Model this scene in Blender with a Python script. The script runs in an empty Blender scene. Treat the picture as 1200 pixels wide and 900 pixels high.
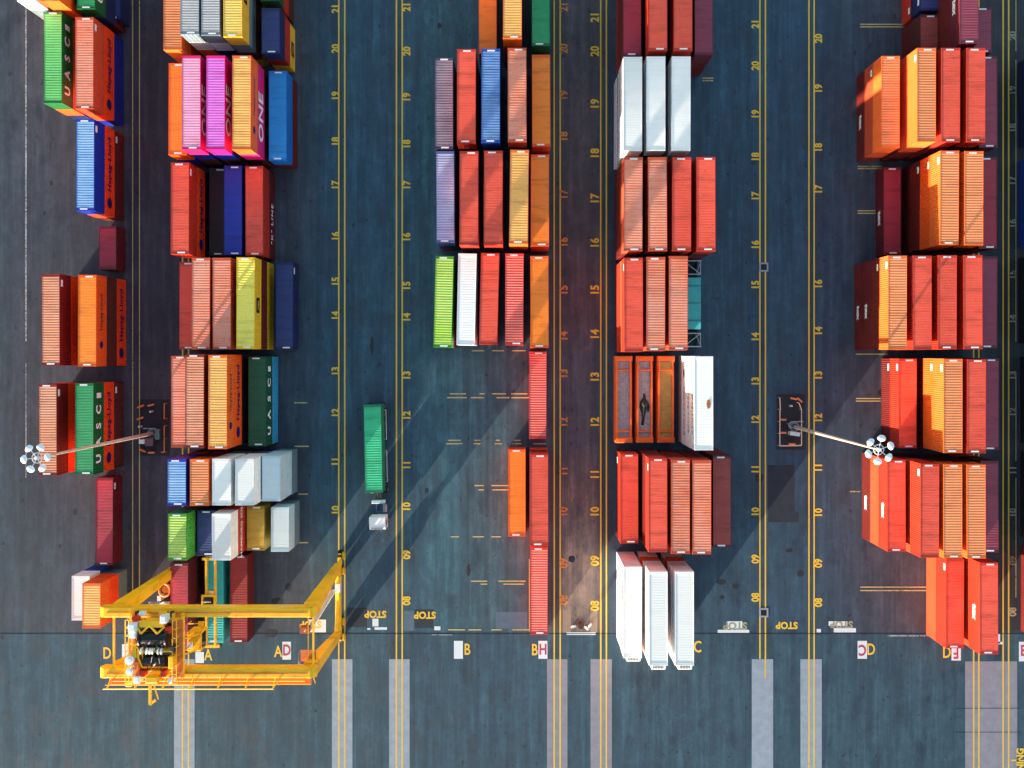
import bpy, math, random
from mathutils import Vector, Matrix
random.seed(7)
sc = bpy.context.scene
COL = sc.collection
HC, S = 124.0, 8.2            # camera height (m), ground scale of the survey grid (units per metre)
NX, NY = 614.0, 415.0         # survey grid point straight below the camera
R = math.radians
def rr(z): return HC / (HC - z)
def gx(px, z=0): return (px - NX) / S / rr(z)
def gy(py, z=0): return -(py - NY) / S / rr(z)
def G(px, py, z=0): return Vector((gx(px, z), gy(py, z), z))
def E(x, y, z=0): return Vector(((x - NX) / S, -(y - NY) / S, z))   # ground grid

# ------------------------------------------------------------------ materials
def lin(c):
    return tuple(((v/255)/12.92 if v/255 <= .04045 else ((v/255+.055)/1.055)**2.4) for v in c)
MATS = {}
def nodes(name):
    m = bpy.data.materials.new(name); m.use_nodes = True
    nt = m.node_tree; b = nt.nodes['Principled BSDF']
    return m, nt, b
def N(nt, t, **kw):
    n = nt.nodes.new(t)
    for k, v in kw.items(): setattr(n, k, v)
    return n
def mixc(nt, fac, a, b, mode='MIX'):
    n = N(nt, 'ShaderNodeMix', data_type='RGBA', blend_type=mode)
    for s, v in ((0, fac), (6, a), (7, b)):
        if hasattr(v, 'links') or hasattr(v, 'is_linked'): nt.links.new(v, n.inputs[s])
        elif s == 0: n.inputs[0].default_value = v
        else: n.inputs[s].default_value = (*v[:3], 1)
    return n.outputs[2]
def noise(nt, vec, scale, vs=(1, 1, 1), detail=3, rough=.55, loc=(0, 0, 0)):
    mp = N(nt, 'ShaderNodeMapping'); mp.inputs['Scale'].default_value = vs; mp.inputs['Location'].default_value = loc
    nt.links.new(vec, mp.inputs['Vector'])
    n = N(nt, 'ShaderNodeTexNoise'); n.inputs['Scale'].default_value = scale
    n.inputs['Detail'].default_value = detail; n.inputs['Roughness'].default_value = rough
    nt.links.new(mp.outputs[0], n.inputs['Vector'])
    return n.outputs['Fac']
def ramp(nt, fac, stops):
    r = N(nt, 'ShaderNodeValToRGB'); e = r.color_ramp.elements
    while len(e) < len(stops): e.new(.5)
    for el, (p, c) in zip(e, stops):
        el.position = p; el.color = (c, c, c, 1) if not hasattr(c, '__len__') else (*c[:3], 1)
    nt.links.new(fac, r.inputs[0]); return r.outputs[0]
def math_(nt, op, a, b=None):
    n = N(nt, 'ShaderNodeMath', operation=op)
    for i, v in enumerate((a, b)):
        if v is None: continue
        if hasattr(v, 'is_linked'): nt.links.new(v, n.inputs[i])
        else: n.inputs[i].default_value = v
    return n.outputs[0]

def paint(name, rgb, wear=.35, dark=.35, rough=.5, fade=None, metal=0):
    """container / steel paint: faded patches, transverse grime bands, rust specks"""
    key = ('paint', name)
    if key in MATS: return MATS[key]
    m, nt, b = nodes(name + '_paint')
    pos = N(nt, 'ShaderNodeNewGeometry').outputs['Position']
    base = lin(rgb)
    fd = lin(fade) if fade else tuple(min(1, v*1.25 + .03) for v in base)
    dk = tuple(v*.42 for v in base)
    f1 = ramp(nt, noise(nt, pos, .22, (1, .5, 1), 4, .6), [(.35, 0), (.68, 1)])
    c = mixc(nt, math_(nt, 'MULTIPLY', f1, wear), base, fd)
    f2 = ramp(nt, noise(nt, pos, 1.0, (.18, 1.3, .4), 4, .65), [(.50, 0), (.68, 1)])
    c = mixc(nt, math_(nt, 'MULTIPLY', f2, dark), c, dk)
    f3 = ramp(nt, noise(nt, pos, 1.0, (.4, 2.6, .4), 4, .7, (9, 3, 1)), [(.52, 0), (.66, 1)])
    c = mixc(nt, math_(nt, 'MULTIPLY', f3, wear*.7), c, fd)
    f4 = ramp(nt, noise(nt, pos, 2.6, (1, 1, 1), 5, .75, (4, 8, 2)), [(.61, 0), (.68, 1)])
    c = mixc(nt, math_(nt, 'MULTIPLY', f4, min(.55, wear*1.3)), c, (.05, .022, .012))
    oi = N(nt, 'ShaderNodeObjectInfo').outputs['Random']
    hv = N(nt, 'ShaderNodeHueSaturation'); nt.links.new(c, hv.inputs['Color'])
    v = math_(nt, 'ADD', math_(nt, 'MULTIPLY', oi, .16), .92); nt.links.new(v, hv.inputs['Value'])
    nt.links.new(hv.outputs[0], b.inputs['Base Color'])
    b.inputs['Roughness'].default_value = rough; b.inputs['Metallic'].default_value = metal
    MATS[key] = m; return m
def plain(name, rgb, rough=.6, metal=0, var=.25, scale=1.5):
    key = ('plain', name)
    if key in MATS: return MATS[key]
    m, nt, b = nodes(name)
    pos = N(nt, 'ShaderNodeNewGeometry').outputs['Position']
    base = lin(rgb)
    f = ramp(nt, noise(nt, pos, scale, (1, 1, 1), 5, .7), [(.35, 0), (.7, 1)])
    c = mixc(nt, math_(nt, 'MULTIPLY', f, var), base, tuple(v*.35 for v in base))
    nt.links.new(c, b.inputs['Base Color'])
    b.inputs['Roughness'].default_value = rough; b.inputs['Metallic'].default_value = metal
    MATS[key] = m; return m
def worn_marking(name, rgb, keep=.6):
    """road paint, worn through in places"""
    m, nt, b = nodes(name)
    pos = N(nt, 'ShaderNodeNewGeometry').outputs['Position']
    b.inputs['Roughness'].default_value = .7
    f = noise(nt, pos, 3.0, (1, 1, 1), 6, .8)
    g = noise(nt, pos, .12, (1, .6, 1), 3, .6, (5, 5, 0))
    t = math_(nt, 'ADD', math_(nt, 'MULTIPLY', f, .6), math_(nt, 'MULTIPLY', g, .4))
    a = ramp(nt, t, [(keep-.02, 1), (keep+.12, .25)])
    base = lin(rgb)
    nt.links.new(mixc(nt, math_(nt, 'MULTIPLY', f, .5), base, tuple(v*.55 for v in base)), b.inputs['Base Color'])
    nt.links.new(a, b.inputs['Alpha'])
    return m

# ------------------------------------------------------------------ mesh helpers
class MB:
    def __init__(s): s.v = []; s.f = []; s.m = []
    def add(s, vs, fs, mi=0):
        o = len(s.v); s.v += [tuple(v) for v in vs]
        s.f += [tuple(i+o for i in f) for f in fs]; s.m += [mi]*len(fs); return s
    def box(s, x0, x1, y0, y1, z0, z1, mi=0, skip=''):
        vs = [(x0,y0,z0),(x1,y0,z0),(x1,y1,z0),(x0,y1,z0),(x0,y0,z1),(x1,y0,z1),(x1,y1,z1),(x0,y1,z1)]
        return s.add(vs, [(0,3,2,1),(4,5,6,7),(0,1,5,4),(1,2,6,5),(2,3,7,6),(3,0,4,7)], mi)
    def beam(s, p0, p1, w, h, w1=None, h1=None, up=(0,0,1), mi=0):
        p0, p1 = Vector(p0), Vector(p1); d = (p1-p0).normalized(); u = Vector(up)
        if abs(d.dot(u)) > .98: u = Vector((0,1,0))
        a = d.cross(u).normalized(); b2 = a.cross(d).normalized()
        w1 = w if w1 is None else w1; h1 = h if h1 is None else h1
        vs = []
        for p, ww, hh in ((p0, w, h), (p1, w1, h1)):
            for sx, sy in ((-1,-1),(1,-1),(1,1),(-1,1)): vs.append(p + a*sx*ww/2 + b2*sy*hh/2)
        return s.add(vs, [(0,1,2,3),(7,6,5,4),(0,4,5,1),(1,5,6,2),(2,6,7,3),(3,7,4,0)], mi)
    def cyl(s, p0, p1, r0, r1=None, n=12, mi=0):
        p0, p1 = Vector(p0), Vector(p1); d = (p1-p0).normalized()
        r1 = r0 if r1 is None else r1
        u = Vector((0,0,1)) if abs(d.z) < .9 else Vector((1,0,0))
        a = d.cross(u).normalized(); b2 = d.cross(a).normalized(); vs = []
        for p, r in ((p0, r0), (p1, r1)):
            for i in range(n):
                t = 2*math.pi*i/n; vs.append(p + a*math.cos(t)*r + b2*math.sin(t)*r)
        fs = [tuple(range(n)), tuple(range(2*n-1, n-1, -1))]
        for i in range(n): j = (i+1) % n; fs.append((i, i+n, j+n, j))
        return s.add(vs, fs, mi)
    def tube(s, pts, r, n=8, mi=0):
        for a, b2 in zip(pts, pts[1:]): s.cyl(a, b2, r, r, n, mi)
        return s
    def mesh(s, name, mats):
        me = bpy.data.meshes.new(name); me.from_pydata(s.v, [], s.f)
        for m in mats: me.materials.append(m)
        if any(s.m): me.polygons.foreach_set('material_index', s.m)
        me.update(); return me
    def build(s, name, mats, parent=None, loc=None, rz=0):
        if not isinstance(mats, (list, tuple)): mats = [mats]
        return link(name, s.mesh(name, mats), parent, loc, rz)
def link(name, me, parent=None, loc=None, rz=0):
    o = bpy.data.objects.new(name, me); COL.objects.link(o)
    if parent: o.parent = parent
    if loc is not None: o.location = loc
    if rz: o.rotation_euler.z = rz
    return o
def smooth(o):
    for p in o.data.polygons: p.use_smooth = True
def bevel(o, w=.03, seg=2):
    m = o.modifiers.new('bevel', 'BEVEL'); m.width = w; m.segments = seg; m.limit_method = 'ANGLE'; return o
def thing(name, label, cat, loc=(0,0,0), rz=0, group=None):
    o = bpy.data.objects.new(name, None); COL.objects.link(o); o.empty_display_size = .5
    o.location = loc; o.rotation_euler.z = rz
    o['label'] = label; o['category'] = cat
    if group: o['group'] = group
    return o
def tag(o, label, cat, group=None, kind=None):
    o['label'] = label; o['category'] = cat
    if group: o['group'] = group
    if kind: o['kind'] = kind
    return o
TXT = {}
def text_mesh(t, size, mat, sx=1.0, space=1.0, bold=.0, name='lettering'):
    key = (t, size, mat.name, sx, space, bold)
    if key in TXT: return TXT[key]
    cu = bpy.data.curves.new('t', 'FONT'); cu.body = t; cu.size = size
    cu.align_x = 'CENTER'; cu.align_y = 'CENTER'; cu.space_character = space; cu.offset = bold
    cu.resolution_u = 3
    ob = bpy.data.objects.new('t', cu)
    me = bpy.data.meshes.new_from_object(ob)
    me.name = name; me.transform(Matrix.Diagonal((sx, 1, 1, 1)))
    me.materials.clear(); me.materials.append(mat)
    bpy.data.objects.remove(ob); bpy.data.curves.remove(cu)
    TXT[key] = me; return me
def merge_mesh(dst, me, M, mi=0):
    dst.add([M @ v.co for v in me.vertices], [tuple(p.vertices) for p in me.polygons], mi)

# ------------------------------------------------------------------ world, sun, camera
ELEV, AZ = R(3.8), math.atan2(-.581, -.814)
w = bpy.data.worlds.new('World'); sc.world = w; w.use_nodes = True
nt = w.node_tree; bg = nt.nodes['Background']
sky = nt.nodes.new('ShaderNodeTexSky'); sky.sky_type = 'NISHITA'; sky.sun_disc = False
sky.sun_elevation = ELEV; sky.sun_rotation = AZ % (2*math.pi)
sky.air_density = 1.0; sky.dust_density = 1.0; sky.ozone_density = 1.0
nt.links.new(sky.outputs[0], bg.inputs[0]); bg.inputs[1].default_value = .15
sl = bpy.data.lights.new('sun', 'SUN'); sl.energy = 4.0; sl.angle = R(.5); sl.color = (1, .86, .68)
so = bpy.data.objects.new('sun', sl); COL.objects.link(so)
sv = Vector((math.sin(AZ)*math.cos(ELEV), math.cos(AZ)*math.cos(ELEV), math.sin(ELEV)))
so.rotation_euler = sv.to_track_quat('Z', 'Y').to_euler(); so.location = (0, 0, 90)
cam = bpy.data.cameras.new('camera'); co = bpy.data.objects.new('camera', cam); COL.objects.link(co)
co.location = (0, 0, HC); co.rotation_euler = (0, 0, 0)
cam.sensor_width = 36; cam.lens = 36*S*HC/1200; cam.shift_x = -(NX-600)/1200; cam.shift_y = -(450-NY)/1200
cam.clip_end = 3000; sc.camera = co
sc.view_settings.view_transform = 'Standard'; sc.view_settings.look = 'None'
sc.view_settings.exposure = 2.35; sc.view_settings.gamma = 1
sc.render.engine = 'CYCLES'

# ------------------------------------------------------------------ ground
def ground_mat():
    m, nt, b = nodes('asphalt')
    pos = N(nt, 'ShaderNodeNewGeometry').outputs['Position']
    sep = N(nt, 'ShaderNodeSeparateXYZ'); nt.links.new(pos, sep.inputs[0])
    # paving lanes of different age laid side by side (position across the yard)
    wob = math_(nt, 'MULTIPLY', math_(nt, 'SUBTRACT', noise(nt, pos, .08, (1, .35, 1), 3), .5), 6)
    x = math_(nt, 'DIVIDE', math_(nt, 'ADD', math_(nt, 'ADD', sep.outputs[0], wob), 80), 160)
    def X(px): return ((px - NX)/S + 80)/160
    T = (.026, .070, .112); T2 = (.034, .104, .142); Dk = (.028, .048, .080); D2 = (.022, .060, .104)
    base = ramp(nt, x, [(0, (.034,.068,.096)), (X(25), (.036,.052,.078)), (X(120), (.042, .048, .070)), (X(200), (.040,.036,.054)), (X(350), (.042,.060,.086)), (X(385), (.024,.072,.112)), (X(455), T), (X(520), T2),
                        (X(600), (.046, .088, .118)), (X(650), (.058,.060,.084)), (X(668), (.086,.072,.090)), (X(695), (.080,.068,.082)), (X(712), Dk), (X(830), T), (X(940), D2), (X(985), (.032,.056,.092)), (X(1060), (.056,.056,.080)), (X(1190), (.020,.028,.040))])
    # open apron south of the blocks is one wide blue-grey sheet
    y = sep.outputs[1]
    ay = math_(nt, 'MULTIPLY', math_(nt, 'SUBTRACT', -39.5, math_(nt, 'ADD', y, math_(nt, 'MULTIPLY', wob, .03))), 1.2)
    ay = ramp(nt, ay, [(0, 0), (.6, 1)])
    c = mixc(nt, ay, base, mixc(nt, noise(nt, pos, .05, (1, .8, 1), 3), (.018, .052, .086), (.032, .082, .120)))
    # pale brown tone between bays 07 and 10 in the narrow lane
    brx = ramp(nt, math_(nt, 'ABSOLUTE', math_(nt, 'SUBTRACT', sep.outputs[0], gx(680))), [(.0, 1), (2.6/10, 1), (.0, 1)]) if False else None
    lane = N(nt, 'ShaderNodeMapRange'); nt.links.new(math_(nt, 'ABSOLUTE', math_(nt, 'SUBTRACT', sep.outputs[0], gx(679))), lane.inputs[0])
    lane.inputs[1].default_value = 3.0; lane.inputs[2].default_value = 2.1; lane.inputs[3].default_value = 0; lane.inputs[4].default_value = 1
    ly = N(nt, 'ShaderNodeMapRange'); nt.links.new(math_(nt, 'ADD', y, math_(nt, 'MULTIPLY', wob, 2)), ly.inputs[0])
    ly.inputs[1].default_value = -12; ly.inputs[2].default_value = -30; ly.inputs[3].default_value = .0; ly.inputs[4].default_value = 1
    inv = math_(nt, 'SUBTRACT', 1.0, ay)
    br = math_(nt, 'MULTIPLY', math_(nt, 'MULTIPLY', lane.outputs[0], ly.outputs[0]), inv)
    c = mixc(nt, math_(nt, 'MULTIPLY', br, .95), c, mixc(nt, noise(nt, pos, .6, (1, .5, 1), 5), (.12, .10, .10), (.30, .21, .17)))
    # long tyre-worn streaks along the lanes
    s1 = ramp(nt, noise(nt, pos, 1.0, (.55, .035, 1), 4, .6), [(.42, 0), (.58, 1)])
    c = mixc(nt, math_(nt, 'MULTIPLY', s1, .55), c, mixc(nt, 1.0, c, (.50, .52, .58), 'MULTIPLY'))
    s2 = ramp(nt, noise(nt, pos, 1.0, (1.6, .09, 1), 5, .65, (30, 4, 0)), [(.48, 0), (.64, 1)])
    c = mixc(nt, math_(nt, 'MULTIPLY', s2, .45), c, mixc(nt, 1.0, c, (1.7, 1.75, 1.7), 'MULTIPLY'))
    # oil stains, patches, grit
    s3 = ramp(nt, noise(nt, pos, .33, (1, .45, 1), 6, .72, (3, 50, 0)), [(.50, 0), (.63, 1)])
    c = mixc(nt, math_(nt, 'MULTIPLY', s3, .7), c, mixc(nt, 1.0, c, (.45, .43, .5), 'MULTIPLY'))
    s4 = ramp(nt, noise(nt, pos, 1.1, (1, .7, 1), 4, .6, (13, 5, 0)), [(.635, 0), (.69, 1)])
    c = mixc(nt, math_(nt, 'MULTIPLY', s4, .7), c, (.010, .012, .018))
    s5 = ramp(nt, noise(nt, pos, .5, (1, .7, 1), 7, .8, (70, 5, 0)), [(.46, 0), (.60, 1)])
    c = mixc(nt, math_(nt, 'MULTIPLY', s5, .5), c, mixc(nt, 1.0, c, (1.8, 1.7, 1.6), 'MULTIPLY'))
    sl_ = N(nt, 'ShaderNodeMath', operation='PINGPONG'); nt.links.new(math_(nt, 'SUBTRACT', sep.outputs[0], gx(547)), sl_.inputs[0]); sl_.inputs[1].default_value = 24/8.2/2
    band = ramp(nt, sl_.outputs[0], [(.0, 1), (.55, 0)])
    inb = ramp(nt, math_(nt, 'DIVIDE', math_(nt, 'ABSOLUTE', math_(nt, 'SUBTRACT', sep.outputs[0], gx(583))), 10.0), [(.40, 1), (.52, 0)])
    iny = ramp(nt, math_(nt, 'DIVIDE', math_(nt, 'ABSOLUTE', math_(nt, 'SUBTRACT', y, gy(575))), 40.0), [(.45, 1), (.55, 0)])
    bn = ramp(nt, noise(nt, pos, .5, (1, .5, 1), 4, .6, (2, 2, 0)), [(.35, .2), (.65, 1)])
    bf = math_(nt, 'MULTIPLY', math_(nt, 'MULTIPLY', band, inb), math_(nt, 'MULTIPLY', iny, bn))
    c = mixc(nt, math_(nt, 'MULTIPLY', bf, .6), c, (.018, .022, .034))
    g = noise(nt, pos, 14, (1, 1, 1), 3, .7)
    c = mixc(nt, .5, c, mixc(nt, 1.0, c, ramp(nt, g, [(.3, .40), (.7, 1.45)]), 'MULTIPLY'))
    nt.links.new(c, b.inputs['Base Color'])
    nt.links.new(ramp(nt, s3, [(0, .82), (1, .55)]), b.inputs['Roughness'])
    bp = N(nt, 'ShaderNodeBump'); bp.inputs['Strength'].default_value = .15; bp.inputs['Distance'].default_value = .02
    nt.links.new(g, bp.inputs['Height']); nt.links.new(bp.outputs[0], b.inputs['Normal'])
    return m
def sheet(name, x0, x1, y0, y1, z, mat, parent=None):
    mb = MB(); mb.add([(x0,y0,z),(x1,y0,z),(x1,y1,z),(x0,y1,z)], [(0,1,2,3)])
    return mb.build(name, mat, parent)
g = sheet('ground', -1500, 1500, -1500, 1500, 0, ground_mat()); g['kind'] = 'structure'
conc = plain('concrete', (148, 160, 176), .85, 0, .35, .8)
conc2 = plain('concrete_pinkish', (138, 136, 150), .85, 0, .35, .8)
for x0, x1, mt in ((204,228,conc),(389,413,conc),(456,480,conc),(641,665,conc2),(692,717,conc2),(881,906,conc),(938,963,conc),(1131,1192,conc2)):
    o = sheet('concrete_runway', gx(x0), gx(x1), gy(1150), gy(772.5 if x0 < 1100 else 775), .004, mt); o['kind'] = 'structure'
patch = plain('asphalt_patch', (36, 46, 62), .8, 0, .5, .7)
patch2 = plain('asphalt_patch_pale', (84, 104, 124), .8, 0, .4, .9)
for x0,x1,y0,y1,mt in ((900,931,545,612,patch),(900,936,600,612,patch),(581,618,717,737,patch2),(473,485,716,739,patch2),(407,430,712,735,patch),(486,508,714,736,patch),
                       (660,669,715,741,plain('tan_concrete',(150,128,112),.85)),(692,700,715,741,plain('tan_concrete',(150,128,112),.85)),(910,944,462,527,plain('mast_pad',(38,40,48),.85)),(162,199,468,534,plain('mast_pad',(38,40,48),.85))):
    o = sheet('asphalt_patch', gx(x0), gx(x1), gy(y1), gy(y0), .003 if x0 != 900 or y0 != 600 else .005, mt); o['kind'] = 'structure'

YEL = worn_marking('yellow_road_paint', (240, 196, 52), .60)
YELF = worn_marking('faded_yellow_road_paint', (206, 186, 120), .52)
ORG = worn_marking('orange_road_paint', (222, 140, 66), .54)
WHI = worn_marking('white_road_paint', (225, 232, 240), .58)
WHF = worn_marking('faded_white_road_paint', (190, 196, 200), .42)
PNK = worn_marking('red_road_paint', (178, 60, 96), .6)
def line(mb, x, y0, y1, wd=.20, z=.009): mb.add([(gx(x)-wd/2, gy(y1), z),(gx(x)+wd/2, gy(y1), z),(gx(x)+wd/2, gy(y0), z),(gx(x)-wd/2, gy(y0), z)], [(0,1,2,3)])
def hline(mb, y, x0, x1, wd=.16, z=.009): mb.add([(gx(x0), gy(y)-wd/2, z),(gx(x1), gy(y)-wd/2, z),(gx(x1), gy(y)+wd/2, z),(gx(x0), gy(y)+wd/2, z)], [(0,1,2,3)])
mb = MB()
for x in (214,221,397,404,464.6,471.4,704,710.6,948,954): line(mb, x, -400, 1100)
for x in (649.5,656.5,1141,1147,1175.5,1182): line(mb, x, -400, 1100)
for x in (890.5,897): line(mb, x, -400, 772 if x < 895 else 795)
o = mb.build('lane_lines', YEL); o['kind'] = 'structure'
mb = MB()
for x in (155.5, 163.5): line(mb, x, -400, 700, .13)
for a, b_ in ((0,60),(70,400),(440,540),(560,700)): line(mb, 1190.5, a, b_, .1)
line(mb, 30.5, 25, 1100, .001)
for y, segs in {28.5:[(1008,1060)], 31.5:[(1008,1060)], 195:[(1005,1033)], 197.5:[(1005,1033)], 247:[(1005,1026)], 250:[(1005,1026)], 467:[(1003,1032)], 470:[(1003,1032)],
                688:[(1008,1086)], 692:[(1008,1086)], 576:[(996,1008)], 415:[(1003,1040)], 91.5:[(823,836)], 94.5:[(823,836)],
                411:[(553,567),(577,591),(600,616)], 461.5:[(527,546),(562,568),(577,593),(599,618)], 466:[(524,547),(552,567),(582,597),(599,620)],
                516:[(525,540),(556,563),(581,586),(602,610)], 520:[(523,542),(555,563),(580,588),(600,611),(625,640)], 569:[(556,567),(576,596)], 574:[(561,567),(577,596)],
                629:[(528,538),(554,567),(576,587)], 681:[(552,571),(584,616)], 684.5:[(563,571),(590,614)], 738:[(525,545),(549,564),(576,588),(600,620)],
                523:[(345,362)], 579:[(350,361)], 636:[(350,361)], 472:[(345,360)]}.items():
    for a, b_ in segs: hline(mb, y, a, b_)
line(mb, 620.3, 655, 740, .1)
o = mb.build('bay_marks', YELF); o['kind'] = 'structure'
mb = MB(); line(mb, 30.5, -300, 400, .22); line(mb, 30.5, 425, 560, .12); hline(mb, 745, 1040, 1090, .2); hline(mb, 744, 505, 530, .12)
o = mb.build('edge_line', WHF); o['kind'] = 'structure'
mb = MB(); hline(mb, 742.5, -300, 1500, .12)
for y in (830, 858): hline(mb, y, 1120, 1195, .08, .008)
o = mb.build('paving_joint', plain('joint', (26, 34, 44), .9)); o['kind'] = 'structure'

def gtext(mb, t, px, py, cap, rot, sx=.9, z=.010, bold=.055, space=1.0):
    me = text_mesh(t, cap/.7, YEL, sx, space, bold)
    merge_mesh(mb, me, Matrix.Translation(G(px, py) + Vector((0, 0, z))) @ Matrix.Rotation(rot, 4, 'Z'))
NUM = {
 393.5: {21:10,20:57,19:112.5,18:166,17:217,16:277,15:330,14:370,13:435,12:484,11:541,10:598},
 477.0: {21:8,20:60,19:114,18:169,17:217,16:278,15:335,14:372,13:440,12:487,11:545,10:594,'09':650,'08':704},
 885.5: {21:28,20:77,19:134,18:184,17:230,16:287,15:334,14:395,13:447,12:492,11:550,10:600,'09':655,'08':700},
 959.5: {22:-8,20:45,19:104,18:173,17:222,'1b':333,14:388,'1 ':440,12:490,'11':548,10:601,'09':660,'08':706},
}
mb = MB()
for x, d in NUM.items():
    for k, y in d.items(): gtext(mb, {'1b':'16','1 ':'13'}.get(k, str(k)), x, y, 1.0, R(90))
for x, d in ((697.5, {21:20,20:60,19:122,18:180,17:233,16:285,15:340,14:392,13:442,12:495,11:556,10:600,'09':657,'08':710}),):
    for k, y in d.items(): gtext(mb, str(k), x, y, 1.15, R(90))
gtext(mb, 'STOP', 498, 720.5, .95, R(180), .95); gtext(mb, 'STOP', 922, 732.5, .95, R(180), .95)
gtext(mb, 'STOP', 440, 719.5, .95, R(180), .95); gtext(mb, 'STOP', 364, 731.5, .95, R(180), .95)
for t, x, y in (('A',244,768),('A',326,764),('D',125.5,766),('B',547.5,761.5),('B',626.5,762),('C',817.5,758.5),('D',1020.7,761.5),('D',1109.5,765)):
    gtext(mb, t, x, y, 1.6, 0, .72, bold=.04)
gtext(mb, 'NING', 1196, 890, 1.0, R(90)); gtext(mb, '1', 1190, 891, 1.0, R(90))
o = mb.build('painted_numbers', YEL); o['kind'] = 'structure'
mb = MB()
for k, y in {21:8,20:57,19:112,18:160,17:228,16:284,15:340,14:394,13:438,12:495,11:552,10:600,'09':660,'08':703}.items(): gtext(mb, str(k), 661, y, 1.1, R(90))
o = mb.build('orange_painted_numbers', ORG); o['kind'] = 'structure'
mb = MB()
for k, y in {20:42,19:106,18:150,17:212,16:262,15:322,14:374,13:440,12:483,11:551,10:601,'09':657,'08':717}.items(): gtext(mb, str(k), 1187, y, 1.0, R(90))
gtext(mb, 'STOP', 861.5, 733, 1.0, R(180), 1); gtext(mb, 'STOP', 986, 731.5, .95, R(180), 1, .016)
o = mb.build('faded_painted_numbers', worn_marking('dim_road_paint', (165, 160, 130), .5)); o['kind'] = 'structure'
mb = MB()
def rect(x0, x1, y0, y1, z=.008): mb.add([(gx(x0),gy(y1),z),(gx(x1),gy(y1),z),(gx(x1),gy(y0),z),(gx(x0),gy(y0),z)], [(0,1,2,3)])
for r_ in ((532,542.5,751,772),(631,641.5,751,772),(331,341,752,773),(1005,1016,751,772),(1115,1126,757,774),(1194,1206,752,775),(436.5,443.5,725,734),(430.5,434,736,738),(439,453.5,735,738),
           (509,516,734,738.5),(852,870,728,737),(841,878,738,741.5),(971,993,728,733.5),(977,1003,736,741),(957,962,737,741),(362,382,726,738),(352.5,382,738,741),(1169,1172,742,754),(1169,1176,752,755),(664,698,741,744),(143,150,755,776),(229,239,764,777)):
    rect(*r_)
o = mb.build('white_ground_plates', WHI); o['kind'] = 'structure'
mb = MB()
for t, x, y in (('H',636.3,761.5),('C',1010.5,761.5),('F',1120.5,765),('E',1199,763),('D',336,762.5),('B',1,1)):
    if x > 5: gtext(mb, t, x, y, 1.5, R(180) if t in 'CF' else 0, .75, .014)
o = mb.build('red_plate_letters', PNK); o['kind'] = 'structure'
# drain covers
for x, y in ((895, 313), (895, 718)):
    t = thing('drain_cover', 'square pale framed drain cover on the yellow line by bay %s' % ('16' if y < 400 else '08'), 'drain cover', G(x, y), 0, 'drain covers on the lane line')
    mb = MB(); a, c_ = .65, .42
    mb.box(-a,a,c_,a,0,.03).box(-a,a,-a,-c_,0,.03).box(-a,-c_,-c_,c_,0,.03).box(c_,a,-c_,c_,0,.03); mb.build('frame', plain('drain_concrete', (150,156,166), .8), t)
    mb = MB(); mb.box(-c_,c_,-c_,c_,0,.016)
    for i in range(-3, 4): mb.box(-c_+.02,c_-.02,i*.11-.02,i*.11+.02,.016,.026)
    mb.build('grate', plain('cast_iron', (24, 26, 30), .6), t)

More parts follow.
